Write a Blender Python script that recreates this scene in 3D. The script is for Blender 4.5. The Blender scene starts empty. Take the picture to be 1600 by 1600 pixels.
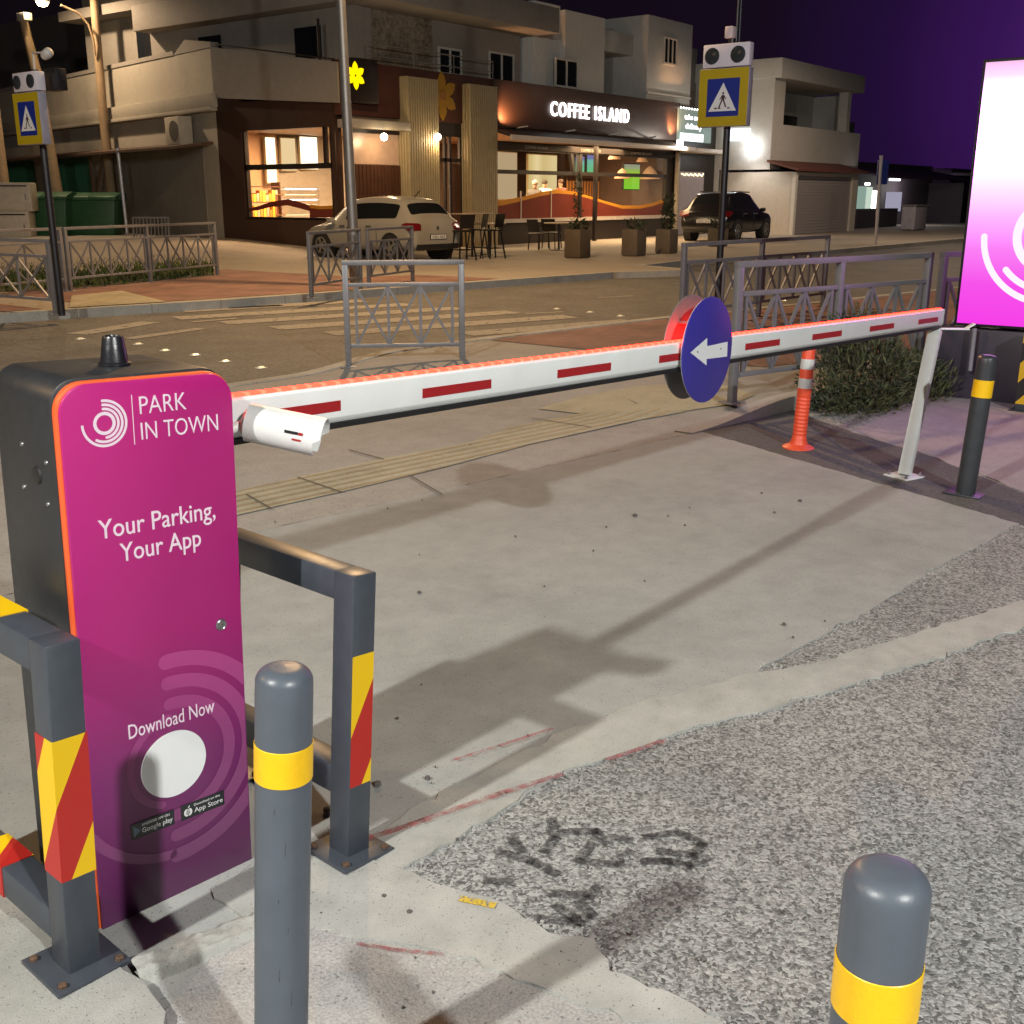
import bpy, bmesh, math, random
from mathutils import Vector, Matrix, Euler
random.seed(7)
R = math.radians
SC = bpy.context.scene
COL = SC.collection
# ------------------------------------------------------------------ camera
# world frame: X runs along the street (away to the right), Y across it (away to the left), Z up
F_PX, HOR = 1700.0, 494.0
PITCH = math.atan(HOR / F_PX)
YAW = R(37.5)
CAM_H = 1.6
cam = bpy.data.cameras.new("camera"); cam_o = bpy.data.objects.new("camera", cam); COL.objects.link(cam_o)
cam.sensor_width = 36; cam.lens = 36 * F_PX / 1600
cam.clip_start = 0.05; cam.clip_end = 1500
cam_o.location = (0, 0, CAM_H); cam_o.rotation_euler = (R(90) - PITCH, 0, YAW - R(90))
SC.camera = cam_o
# ------------------------------------------------------------------ exposure / sampling
SC.render.engine = 'CYCLES'
SC.view_settings.view_transform = 'Standard'; SC.view_settings.look = 'None'
SC.view_settings.exposure = 0; SC.view_settings.gamma = 1
try:
    SC.cycles.use_denoising = True; SC.cycles.denoiser = 'OPENIMAGEDENOISE'
    SC.cycles.max_bounces = 6; SC.cycles.diffuse_bounces = 3; SC.cycles.glossy_bounces = 3
    SC.cycles.transparent_max_bounces = 12; SC.cycles.sample_clamp_indirect = 4
    SC.cycles.caustics_reflective = False; SC.cycles.caustics_refractive = False
except Exception: pass
# ------------------------------------------------------------------ night sky
W = bpy.data.worlds.new("World"); SC.world = W; W.use_nodes = True
nt = W.node_tree; nt.nodes.clear()
wo = nt.nodes.new('ShaderNodeOutputWorld'); bg = nt.nodes.new('ShaderNodeBackground')
sky = nt.nodes.new('ShaderNodeTexSky'); sky.sky_type = 'NISHITA'; sky.sun_disc = False
sky.sun_elevation = R(-6); sky.sun_rotation = R(200)
tc = nt.nodes.new('ShaderNodeTexCoord'); dot = nt.nodes.new('ShaderNodeVectorMath'); dot.operation = 'DOT_PRODUCT'
gd = Vector((math.cos(R(8)), math.sin(R(8)), 0.10)).normalized()      # purple lens glare of the glowing sign, put into the sky colour here
dot.inputs[1].default_value = gd
ramp = nt.nodes.new('ShaderNodeValToRGB')
cr = ramp.color_ramp
cr.elements[0].position = 0.85; cr.elements[0].color = (0.0042, 0.0030, 0.0045, 1)
cr.elements[1].position = 1.0; cr.elements[1].color = (0.075, 0.014, 0.150, 1)
for pos, c in ((0.956, (0.0075, 0.0036, 0.0105)), (0.98, (0.016, 0.0045, 0.036)), (0.994, (0.038, 0.008, 0.088))):
    e = cr.elements.new(pos); e.color = (*c, 1)
mx = nt.nodes.new('ShaderNodeMixRGB'); mx.blend_type = 'ADD'; mx.inputs[0].default_value = 0.003
nt.links.new(tc.outputs['Generated'], dot.inputs[0]); nt.links.new(dot.outputs['Value'], ramp.inputs[0])
nt.links.new(ramp.outputs[0], mx.inputs[1]); nt.links.new(sky.outputs[0], mx.inputs[2])
nt.links.new(mx.outputs[0], bg.inputs[0]); bg.inputs[1].default_value = 1.0
nt.links.new(bg.outputs[0], wo.inputs[0])
# ------------------------------------------------------------------ lamps of the place
def lamp(name, kind, loc, watts, col, radius=0.1, aim=None, spot=None, blend=0.5):
    l = bpy.data.lights.new(name, kind); l.energy = watts; l.color = col
    if kind in ('POINT', 'SPOT'): l.shadow_soft_size = radius
    if kind == 'AREA': l.size = radius
    if spot: l.spot_size = R(spot); l.spot_blend = blend
    o = bpy.data.objects.new(name, l); COL.objects.link(o); o.location = loc
    if aim is not None: o.rotation_euler = (Vector(aim) - Vector(loc)).to_track_quat('-Z', 'Y').to_euler()
    return o
lamp('car_park_lamp', 'POINT', (-1.07, -6.81, 6.3), 4200, (0.985, 1.0, 0.955), 0.13)
lamp('car_park_lamp', 'POINT', (-4.76, 2.34, 5.9), 3000, (0.99, 0.985, 0.915), 0.13)
SODIUM = (1.0, 0.62, 0.29)
def street(loc, w, col=SODIUM, r=.15): lamp('street_lamp_light', 'SPOT', loc, w, col, r, (loc[0], loc[1], 0), 164, .45)
street((13.6, 12.8, 8.2), 3600)
street((20.0, 33.3, 8.3), 1500, (1.0, .72, .46))
street((-6.0, 13.5, 8.2), 1500)
street((38.0, 11.0, 8.5), 1700, (1.0, 0.76, 0.56))

# ------------------------------------------------------------------ pixel -> place helpers (1600 px photograph)
_S, _C = math.sin(PITCH), math.cos(PITCH)
_sA, _cA = math.sin(YAW), math.cos(YAW)
def _ray(u, v):
    a = (u - 800) / F_PX; b = (v - 800) / F_PX
    x, y, z = a, _C - b * _S, -_S - b * _C
    return Vector((x * _sA + y * _cA, -x * _cA + y * _sA, z))
def pg(u, v, z=0.0):
    d = _ray(u, v); t = (z - CAM_H) / d.z; return Vector((d.x * t, d.y * t, z))
def pn(u, v, n):
    d = _ray(u, v); t = n / d.y; return Vector((d.x * t, n, CAM_H + d.z * t))
def ps(u, v, s):
    d = _ray(u, v); t = s / d.x; return Vector((s, d.y * t, CAM_H + d.z * t))
def pv(u, v, P, dr):
    """point of pixel (u,v) on the vertical plane through P along horizontal direction dr"""
    nx, ny = -dr[1], dr[0]; d = _ray(u, v)
    t = (P[0] * nx + P[1] * ny) / (d.x * nx + d.y * ny)
    return Vector((d.x * t, d.y * t, CAM_H + d.z * t))

# ------------------------------------------------------------------ materials
MATS = {}
def _new(name):
    m = bpy.data.materials.new(name); m.use_nodes = True
    n = m.node_tree.nodes; b = n.get('Principled BSDF')
    return m, m.node_tree, b
def mat(name, col, rough=0.5, metal=0.0, var=0.12, scale=6.0, bump=0.0, bscale=40.0, emit=None, estr=0.0, spec=0.5, dirt=0.0):
    if name in MATS: return MATS[name]
    m, t, b = _new(name); L = t.links
    b.inputs['Roughness'].default_value = rough; b.inputs['Metallic'].default_value = metal
    b.inputs['Specular IOR Level'].default_value = spec
    c = t.nodes.new('ShaderNodeTexCoord')
    if var > 0:
        nz = t.nodes.new('ShaderNodeTexNoise'); nz.inputs['Scale'].default_value = scale; nz.inputs['Detail'].default_value = 6; nz.inputs['Roughness'].default_value = 0.65
        L.new(c.outputs['Object'], nz.inputs['Vector'])
        r = t.nodes.new('ShaderNodeValToRGB')
        r.color_ramp.elements[0].position = 0.3; r.color_ramp.elements[1].position = 0.72
        r.color_ramp.elements[0].color = (*[max(0, x * (1 - var)) for x in col], 1)
        r.color_ramp.elements[1].color = (*[min(1, x * (1 + var)) for x in col], 1)
        L.new(nz.outputs['Fac'], r.inputs[0]); out = r.outputs[0]
        if dirt > 0:
            n2 = t.nodes.new('ShaderNodeTexNoise'); n2.inputs['Scale'].default_value = scale * 0.35; n2.inputs['Detail'].default_value = 8
            L.new(c.outputs['Object'], n2.inputs['Vector'])
            mr = t.nodes.new('ShaderNodeMapRange'); mr.inputs[1].default_value = 0.48; mr.inputs[2].default_value = 0.72
            mr.inputs[3].default_value = 0; mr.inputs[4].default_value = dirt
            L.new(n2.outputs['Fac'], mr.inputs[0])
            mm = t.nodes.new('ShaderNodeMixRGB'); mm.inputs[2].default_value = (*[x * 0.45 for x in col], 1)
            L.new(mr.outputs[0], mm.inputs[0]); L.new(out, mm.inputs[1]); out = mm.outputs[0]
        L.new(out, b.inputs['Base Color'])
        rr = t.nodes.new('ShaderNodeMapRange'); rr.inputs[3].default_value = max(0.02, rough - 0.08); rr.inputs[4].default_value = min(1, rough + 0.1)
        L.new(nz.outputs['Fac'], rr.inputs[0]); L.new(rr.outputs[0], b.inputs['Roughness'])
    else:
        b.inputs['Base Color'].default_value = (*col, 1)
    if bump > 0:
        nb = t.nodes.new('ShaderNodeTexNoise'); nb.inputs['Scale'].default_value = bscale; nb.inputs['Detail'].default_value = 5
        L.new(c.outputs['Object'], nb.inputs['Vector'])
        bp = t.nodes.new('ShaderNodeBump'); bp.inputs['Strength'].default_value = bump; bp.inputs['Distance'].default_value = 0.02
        L.new(nb.outputs['Fac'], bp.inputs['Height']); L.new(bp.outputs[0], b.inputs['Normal'])
    if emit:
        b.inputs['Emission Color'].default_value = (*emit, 1); b.inputs['Emission Strength'].default_value = estr
    MATS[name] = m; return m
def emission(name, col, strength):
    if name in MATS: return MATS[name]
    m = bpy.data.materials.new(name); m.use_nodes = True; t = m.node_tree; t.nodes.clear()
    e = t.nodes.new('ShaderNodeEmission'); e.inputs[0].default_value = (*col, 1); e.inputs[1].default_value = strength
    o = t.nodes.new('ShaderNodeOutputMaterial'); t.links.new(e.outputs[0], o.inputs[0]); MATS[name] = m; return m
def glass(name, tint=(1, 1, 1), gloss=0.08, dark=0.0):
    if name in MATS: return MATS[name]
    m = bpy.data.materials.new(name); m.use_nodes = True; t = m.node_tree; t.nodes.clear()
    tr = t.nodes.new('ShaderNodeBsdfTransparent'); tr.inputs[0].default_value = (*tint, 1)
    gl = t.nodes.new('ShaderNodeBsdfGlossy'); gl.inputs['Roughness'].default_value = 0.05
    mx = t.nodes.new('ShaderNodeMixShader'); mx.inputs[0].default_value = gloss
    o = t.nodes.new('ShaderNodeOutputMaterial')
    t.links.new(tr.outputs[0], mx.inputs[1]); t.links.new(gl.outputs[0], mx.inputs[2]); t.links.new(mx.outputs[0], o.inputs[0])
    MATS[name] = m; return m
def asphalt(name, light, dark, cell, bump=0.6, big=0.15, tint=(1, 1, 1), rough=0.85, contrast=1.0):
    """aggregate: random-grey stones of the given cell size (m) in a dark binder"""
    if name in MATS: return MATS[name]
    m, t, b = _new(name); L = t.links
    c = t.nodes.new('ShaderNodeTexCoord')
    vo = t.nodes.new('ShaderNodeTexVoronoi'); vo.inputs['Scale'].default_value = 1 / cell; vo.inputs['Randomness'].default_value = 1
    nzv = t.nodes.new('ShaderNodeTexNoise'); nzv.inputs['Scale'].default_value = 0.6 / cell; nzv.inputs['Detail'].default_value = 2
    L.new(c.outputs['Object'], nzv.inputs['Vector'])
    ad = t.nodes.new('ShaderNodeMixRGB'); ad.blend_type = 'LINEAR_LIGHT'; ad.inputs[0].default_value = cell * 1.2
    L.new(c.outputs['Object'], ad.inputs[1]); L.new(nzv.outputs['Color'], ad.inputs[2])
    L.new(ad.outputs[0], vo.inputs['Vector'])
    sp = t.nodes.new('ShaderNodeSeparateColor'); L.new(vo.outputs['Color'], sp.inputs[0])
    r = t.nodes.new('ShaderNodeValToRGB'); r.color_ramp.interpolation = 'LINEAR'
    r.color_ramp.elements[0].color = (*[dark * x for x in tint], 1); r.color_ramp.elements[1].color = (*[light * x for x in tint], 1)
    r.color_ramp.elements[0].position = 0.5 - 0.5 / contrast; r.color_ramp.elements[1].position = min(1, 0.5 + 0.5 / contrast)
    v2 = t.nodes.new('ShaderNodeTexVoronoi'); v2.inputs['Scale'].default_value = 0.43 / cell; L.new(ad.outputs[0], v2.inputs['Vector'])
    s2 = t.nodes.new('ShaderNodeSeparateColor'); L.new(v2.outputs['Color'], s2.inputs[0])
    mxs = t.nodes.new('ShaderNodeMath'); mxs.operation = 'MULTIPLY_ADD'; mxs.inputs[1].default_value = .28; L.new(s2.outputs[1], mxs.inputs[0])
    m1 = t.nodes.new('ShaderNodeMath'); m1.operation = 'MULTIPLY'; m1.inputs[1].default_value = .76; L.new(sp.outputs[0], m1.inputs[0]); L.new(m1.outputs[0], mxs.inputs[2])
    L.new(mxs.outputs[0], r.inputs[0])
    n2 = t.nodes.new('ShaderNodeTexNoise'); n2.inputs['Scale'].default_value = 1.1; n2.inputs['Detail'].default_value = 8; n2.inputs['Roughness'].default_value = 0.7
    L.new(c.outputs['Object'], n2.inputs['Vector'])
    mr = t.nodes.new('ShaderNodeMapRange'); mr.inputs[1].default_value = 0.3; mr.inputs[2].default_value = 0.7; mr.inputs[3].default_value = 1 - big; mr.inputs[4].default_value = 1 + big
    L.new(n2.outputs['Fac'], mr.inputs[0])
    mu = t.nodes.new('ShaderNodeMixRGB'); mu.blend_type = 'MULTIPLY'; mu.inputs[0].default_value = 1
    L.new(r.outputs[0], mu.inputs[1]); L.new(mr.outputs[0], mu.inputs[2]); L.new(mu.outputs[0], b.inputs['Base Color'])
    b.inputs['Roughness'].default_value = rough
    bp = t.nodes.new('ShaderNodeBump'); bp.inputs['Strength'].default_value = bump; bp.inputs['Distance'].default_value = cell * 0.5
    inv = t.nodes.new('ShaderNodeMath'); inv.operation = 'SUBTRACT'; inv.inputs[0].default_value = 1
    L.new(vo.outputs['Distance'], inv.inputs[1]); L.new(inv.outputs[0], bp.inputs['Height']); L.new(bp.outputs[0], b.inputs['Normal'])
    MATS[name] = m; return m
def concrete(name, col, var=0.08, grain=0.10, stain=0.25, bump=0.25, rough=0.85, gs=260.0, ss=0.9, fleck_=True):
    if name in MATS: return MATS[name]
    m, t, b = _new(name); L = t.links
    c = t.nodes.new('ShaderNodeTexCoord')
    def noise(s, d, ro=0.6):
        n = t.nodes.new('ShaderNodeTexNoise'); n.inputs['Scale'].default_value = s; n.inputs['Detail'].default_value = d; n.inputs['Roughness'].default_value = ro
        L.new(c.outputs['Object'], n.inputs['Vector']); return n.outputs['Fac']
    def rng(sock, a, bb, lo, hi):
        r = t.nodes.new('ShaderNodeMapRange'); r.inputs[1].default_value = a; r.inputs[2].default_value = bb; r.inputs[3].default_value = lo; r.inputs[4].default_value = hi
        L.new(sock, r.inputs[0]); return r.outputs[0]
    def mul(a, bb):
        x = t.nodes.new('ShaderNodeMath'); x.operation = 'MULTIPLY'; L.new(a, x.inputs[0]); L.new(bb, x.inputs[1]); return x.outputs[0]
    g = noise(gs, 3); mid = noise(7, 7); bigg = noise(ss, 8, 0.72); fleck = noise(gs * 0.55, 1)
    f = mul(mul(rng(g, .3, .7, 1 - grain, 1 + grain), rng(mid, .3, .7, 1 - var, 1 + var)), rng(bigg, .46, .70, 1.0, 1 - stain))
    if fleck_: f = mul(f, rng(fleck, .27, .34, 0.55, 1.0))
    mu = t.nodes.new('ShaderNodeMixRGB'); mu.blend_type = 'MULTIPLY'; mu.inputs[0].default_value = 1; mu.inputs[1].default_value = (*col, 1)
    L.new(f, mu.inputs[2]); L.new(mu.outputs[0], b.inputs['Base Color'])
    b.inputs['Roughness'].default_value = rough
    bp = t.nodes.new('ShaderNodeBump'); bp.inputs['Strength'].default_value = bump; bp.inputs['Distance'].default_value = 0.006
    L.new(g, bp.inputs['Height']); L.new(bp.outputs[0], b.inputs['Normal'])
    MATS[name] = m; return m
def bricks(name, c1, c2, mortar, sx, sz, rough=0.85, rot=0.0):
    if name in MATS: return MATS[name]
    m, t, b = _new(name); L = t.links
    c = t.nodes.new('ShaderNodeTexCoord'); mp = t.nodes.new('ShaderNodeMapping'); mp.inputs['Rotation'].default_value = (0, 0, rot)
    L.new(c.outputs['Object'], mp.inputs[0])
    br = t.nodes.new('ShaderNodeTexBrick'); br.inputs['Scale'].default_value = 1.0
    br.inputs['Brick Width'].default_value = sx; br.inputs['Row Height'].default_value = sz; br.inputs['Mortar Size'].default_value = sz * 0.04
    br.inputs['Color1'].default_value = (*c1, 1); br.inputs['Color2'].default_value = (*c2, 1); br.inputs['Mortar'].default_value = (*mortar, 1)
    L.new(mp.outputs[0], br.inputs['Vector'])
    n2 = t.nodes.new('ShaderNodeTexNoise'); n2.inputs['Scale'].default_value = 1.6; n2.inputs['Detail'].default_value = 8
    L.new(c.outputs['Object'], n2.inputs['Vector'])
    mr = t.nodes.new('ShaderNodeMapRange'); mr.inputs[1].default_value = .3; mr.inputs[2].default_value = .7; mr.inputs[3].default_value = .75; mr.inputs[4].default_value = 1.2
    L.new(n2.outputs['Fac'], mr.inputs[0])
    mu = t.nodes.new('ShaderNodeMixRGB'); mu.blend_type = 'MULTIPLY'; mu.inputs[0].default_value = 1
    L.new(br.outputs['Color'], mu.inputs[1]); L.new(mr.outputs[0], mu.inputs[2]); L.new(mu.outputs[0], b.inputs['Base Color'])
    b.inputs['Roughness'].default_value = rough
    bp = t.nodes.new('ShaderNodeBump'); bp.inputs['Strength'].default_value = 0.4; bp.inputs['Distance'].default_value = 0.01; bp.invert = True
    L.new(br.outputs['Fac'], bp.inputs['Height']); L.new(bp.outputs[0], b.inputs['Normal'])
    MATS[name] = m; return m
def hazard(name, c1, c2, period, slope=1.0, off=0.0, rough=0.45):
    """diagonal warning stripes that wrap round a square post"""
    if name in MATS: return MATS[name]
    m, t, b = _new(name); L = t.links
    c = t.nodes.new('ShaderNodeTexCoord'); s = t.nodes.new('ShaderNodeSeparateXYZ'); L.new(c.outputs['Object'], s.inputs[0])
    def mth(op, a, bb):
        x = t.nodes.new('ShaderNodeMath'); x.operation = op
        for i, q in enumerate((a, bb)):
            if isinstance(q, (int, float)): x.inputs[i].default_value = q
            else: L.new(q, x.inputs[i])
        return x.outputs[0]
    a = mth('SUBTRACT', s.outputs['X'], s.outputs['Y'])
    q = mth('ADD', mth('SUBTRACT', s.outputs['Z'], mth('MULTIPLY', a, slope)), off)
    fr = mth('FRACT', mth('DIVIDE', mth('ADD', q, 50 * period), period), 0)
    st = mth('GREATER_THAN', fr, 0.5)
    mx = t.nodes.new('ShaderNodeMixRGB'); mx.inputs[1].default_value = (*c1, 1); mx.inputs[2].default_value = (*c2, 1)
    L.new(st, mx.inputs[0]); L.new(mx.outputs[0], b.inputs['Base Color']); b.inputs['Roughness'].default_value = rough
    MATS[name] = m; return m
def zramp(name, stops, z0, z1, rough=0.35, emit=False, strength=1.0, axis='Z'):
    """printed colour that runs along the object's height"""
    if name in MATS: return MATS[name]
    m, t, b = _new(name); L = t.links
    c = t.nodes.new('ShaderNodeTexCoord'); s = t.nodes.new('ShaderNodeSeparateXYZ'); L.new(c.outputs['Object'], s.inputs[0])
    mr = t.nodes.new('ShaderNodeMapRange'); mr.inputs[1].default_value = z0; mr.inputs[2].default_value = z1
    L.new(s.outputs[axis], mr.inputs[0])
    r = t.nodes.new('ShaderNodeValToRGB'); e = r.color_ramp.elements
    e[0].position = stops[0][0]; e[0].color = (*stops[0][1], 1); e[1].position = stops[-1][0]; e[1].color = (*stops[-1][1], 1)
    for p, cc in stops[1:-1]:
        x = e.new(p); x.color = (*cc, 1)
    L.new(mr.outputs[0], r.inputs[0])
    if emit:
        t.nodes.remove(b); em = t.nodes.new('ShaderNodeEmission'); em.inputs[1].default_value = strength
        L.new(r.outputs[0], em.inputs[0]); L.new(em.outputs[0], t.nodes['Material Output'].inputs[0])
    else:
        L.new(r.outputs[0], b.inputs['Base Color']); b.inputs['Roughness'].default_value = rough
    MATS[name] = m; return m
def worn(name, col, cover=0.5, scale=60.0, rough=0.85, soft=0.12):
    """worn paint: colour with speckled gaps showing what lies under it"""
    if name in MATS: return MATS[name]
    m, t, b = _new(name); L = t.links
    c = t.nodes.new('ShaderNodeTexCoord')
    n1 = t.nodes.new('ShaderNodeTexNoise'); n1.inputs['Scale'].default_value = scale; n1.inputs['Detail'].default_value = 5; n1.inputs['Roughness'].default_value = .7
    L.new(c.outputs['Object'], n1.inputs['Vector'])
    mr = t.nodes.new('ShaderNodeMapRange'); th = 1 - cover
    mr.inputs[1].default_value = 0.3 + 0.4 * th - soft / 2; mr.inputs[2].default_value = 0.3 + 0.4 * th + soft / 2
    L.new(n1.outputs['Fac'], mr.inputs[0])
    b.inputs['Base Color'].default_value = (*col, 1); b.inputs['Roughness'].default_value = rough
    L.new(mr.outputs[0], b.inputs['Alpha']); MATS[name] = m; return m

# ------------------------------------------------------------------ mesh builder
class MB:
    def __init__(s, M=None): s.bm = bmesh.new(); s.M = M
    def _v(s, p):
        p = Vector(p)
        return s.bm.verts.new(s.M @ p if s.M else p)
    def face(s, pts):
        try: return s.bm.faces.new([s._v(p) for p in pts])
        except ValueError: return None
    def box(s, x0, x1, y0, y1, z0, z1):
        if x0 > x1: x0, x1 = x1, x0
        if y0 > y1: y0, y1 = y1, y0
        if z0 > z1: z0, z1 = z1, z0
        v = [s._v(p) for p in ((x0,y0,z0),(x1,y0,z0),(x1,y1,z0),(x0,y1,z0),(x0,y0,z1),(x1,y0,z1),(x1,y1,z1),(x0,y1,z1))]
        for f in ((3,2,1,0),(4,5,6,7),(0,1,5,4),(1,2,6,5),(2,3,7,6),(3,0,4,7)): s.bm.faces.new([v[i] for i in f])
        return s
    def bar(s, p0, p1, w, h, up=(0,0,1)):
        """rectangular bar from p0 to p1; w across, h along 'up'"""
        p0, p1 = Vector(p0), Vector(p1); d = (p1 - p0).normalized(); u = Vector(up)
        if abs(d.dot(u)) > 0.98: u = Vector((0, 1, 0)) if abs(d.y) < .9 else Vector((1, 0, 0))
        a = d.cross(u).normalized(); u = a.cross(d).normalized()
        q = [a * sx * w / 2 + u * sz * h / 2 for sx, sz in ((-1,-1),(1,-1),(1,1),(-1,1))]
        A = [s._v(p0 + k) for k in q]; B = [s._v(p1 + k) for k in q]
        s.bm.faces.new(A); s.bm.faces.new(B[::-1])
        for i in range(4): s.bm.faces.new([A[i], B[i], B[(i+1)%4], A[(i+1)%4]][::-1])
        return s
    def tube(s, pts, r, seg=10, r1=None, cap=True):
        pts = [Vector(p) for p in pts]; n = len(pts); rings = []
        ref = Vector((0, 0, 1))
        for i, p in enumerate(pts):
            d = (pts[min(i+1, n-1)] - pts[max(i-1, 0)]).normalized()
            u = ref if abs(d.dot(ref)) < .95 else Vector((1, 0, 0))
            a = d.cross(u).normalized(); b = a.cross(d)
            rr = r if r1 is None else r + (r1 - r) * i / (n - 1)
            rings.append([s._v(p + (a * math.cos(k) + b * math.sin(k)) * rr) for k in [2 * math.pi * j / seg for j in range(seg)]])
        for A, B in zip(rings, rings[1:]):
            for j in range(seg): s.bm.faces.new([A[j], A[(j+1)%seg], B[(j+1)%seg], B[j]])
        if cap: s.bm.faces.new(rings[0][::-1]); s.bm.faces.new(rings[-1])
        return s
    def lathe(s, prof, o=(0,0,0), seg=24, axis=None, caps=True):
        """profile [(r,z)...] round the z axis (or 'axis' matrix)"""
        o = Vector(o); rings = []
        for r, z in prof:
            ring = []
            for j in range(seg):
                k = 2 * math.pi * j / seg; p = Vector((r * math.cos(k), r * math.sin(k), z))
                if axis is not None: p = axis @ p
                ring.append(s._v(o + p))
            rings.append(ring)
        for A, B in zip(rings, rings[1:]):
            for j in range(seg): s.bm.faces.new([A[j], A[(j+1)%seg], B[(j+1)%seg], B[j]])
        if caps: s.bm.faces.new(rings[0][::-1]); s.bm.faces.new(rings[-1])
        return s
    def prism(s, pts, off):
        """polygon swept by vector off"""
        off = Vector(off); A = [s._v(p) for p in pts]; B = [s._v(Vector(p) + off) for p in pts]
        n = len(A); s.bm.faces.new(A); s.bm.faces.new(B[::-1])
        for i in range(n): s.bm.faces.new([A[i], B[i], B[(i+1)%n], A[(i+1)%n]][::-1])
        return s
    def sheet(s, pts, z):
        s.face([(p[0], p[1], z) for p in pts]); return s
    def build(s, name, m, parent=None, world=False, bevel=0.0, smooth=None, seg=2, label=None):
        bm = s.bm
        bmesh.ops.recalc_face_normals(bm, faces=bm.faces)
        if bevel > 0:
            es = [e for e in bm.edges if len(e.link_faces) == 2 and e.calc_face_angle(0) > R(35)]
            bmesh.ops.bevel(bm, geom=es, offset=bevel, segments=seg, affect='EDGES', profile=0.5, clamp_overlap=True)
            if smooth is None: smooth = 40
        if world and parent is not None:
            bm.transform(root_matrix(parent).inverted())
        me = bpy.data.meshes.new(name); bm.to_mesh(me); bm.free()
        for x in (m if isinstance(m, (list, tuple)) else [m]): me.materials.append(x)
        if smooth:
            me.polygons.foreach_set('use_smooth', [True] * len(me.polygons)); me.set_sharp_from_angle(angle=R(smooth))
        return link(name, me, parent, label)
def link(name, me, parent=None, label=None):
    o = bpy.data.objects.new(name, me); COL.objects.link(o)
    if parent is not None: o.parent = parent
    if label: o['label'] = label
    return o
def root_matrix(o):
    while o.parent: o = o.parent
    return Matrix.Translation(o.location) @ o.rotation_euler.to_matrix().to_4x4()
def thing(name, label, cat, loc=(0,0,0), rot=(0,0,0), group=None):
    o = bpy.data.objects.new(name, None); COL.objects.link(o); o.location = loc; o.rotation_euler = rot
    o.empty_display_size = .2
    o['label'] = label; o['category'] = cat
    if group: o['group'] = group
    return o
def tag(o, label, cat, group=None):
    o['label'] = label; o['category'] = cat
    if group: o['group'] = group
    return o
def struct(o): o['kind'] = 'structure'; return o
def stuff(o): o['kind'] = 'stuff'; return o
def text_mesh(txt, w=None, h=None, depth=0.002, bold=0.0, spacing=1.0):
    """lettering in the XZ plane, lower left at the origin, fitted to w x h (of the ink)"""
    cu = bpy.data.curves.new('lettering', 'FONT'); cu.body = txt; cu.extrude = depth / 2; cu.size = 1; cu.offset = bold; cu.space_character = spacing
    cu.resolution_u = 3
    o = bpy.data.objects.new('lettering', cu); COL.objects.link(o)
    dg = bpy.context.evaluated_depsgraph_get(); dg.update()
    me = bpy.data.meshes.new_from_object(o.evaluated_get(dg)); bpy.data.objects.remove(o); bpy.data.curves.remove(cu)
    xs = [v.co.x for v in me.vertices]; ys = [v.co.y for v in me.vertices]
    x0, x1, y0, y1 = min(xs), max(xs), min(ys), max(ys)
    sx = w / (x1 - x0) if w else None; sy = h / (y1 - y0) if h else None
    sx = sx or sy; sy = sy or sx
    M = Matrix(((sx, 0, 0, -x0 * sx), (0, 0, -1, 0), (0, sy, 0, -y0 * sy), (0, 0, 0, 1)))
    me.transform(M); return me
def put_text(name, txt, m, parent, M, w=None, h=None, bold=0.0, spacing=1.0, depth=0.002):
    me = text_mesh(txt, w, h, depth, bold, spacing); me.transform(M); me.materials.append(m); return link(name, me, parent)
def arc_ring(mb, cx, cz, r0, r1, a0, a1, y, dy=0.001, n=40, caps=True):
    """flat ring segment in the XZ plane with round ends, angles in degrees anticlockwise from +x"""
    pts = []
    for i in range(n + 1):
        a = R(a0 + (a1 - a0) * i / n); pts.append((cx + r1 * math.cos(a), y, cz + r1 * math.sin(a)))
    rm, hr = (r0 + r1) / 2, (r1 - r0) / 2
    full = abs(a1 - a0) >= 359.9
    outer = [Vector(p) for p in pts]
    inner = [Vector((cx + r0 * math.cos(R(a0 + (a1 - a0) * i / n)), y, cz + r0 * math.sin(R(a0 + (a1 - a0) * i / n)))) for i in range(n + 1)]
    for i in range(n):
        mb.face([outer[i], outer[i+1], inner[i+1], inner[i]])
    if caps and not full:
        for a, sgn in ((a0, -1), (a1, 1)):
            c = Vector((cx + rm * math.cos(R(a)), y, cz + rm * math.sin(R(a))))
            f = []
            for k in range(9):
                q = R(a) + sgn * math.pi * k / 8
                f.append(c + Vector((hr * math.cos(q), 0, hr * math.sin(q))))
            mb.face(f)
def rough_poly(pts, step=0.08, amp=0.015, seed=1, skip=()):
    """subdivide a polygon's edges and shake them: broken concrete edges"""
    rnd = random.Random(seed); out = []
    n = len(pts)
    for i in range(n):
        a, b = Vector(pts[i][:2]), Vector(pts[(i+1) % n][:2]); L = (b - a).length
        k = max(1, int(L / step)); nn = Vector((-(b-a).y, (b-a).x)).normalized() if L else Vector((0,0))
        for j in range(k):
            p = a.lerp(b, j / k); q = 0 if (j == 0 or i in skip) else rnd.gauss(0, amp)
            out.append(p + nn * q)
    return out
def copy_tree(o, parent=None):
    c = o.copy(); COL.objects.link(c); c.parent = parent
    for ch in [x for x in bpy.data.objects if x.parent == o]: copy_tree(ch, c)
    return c
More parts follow.
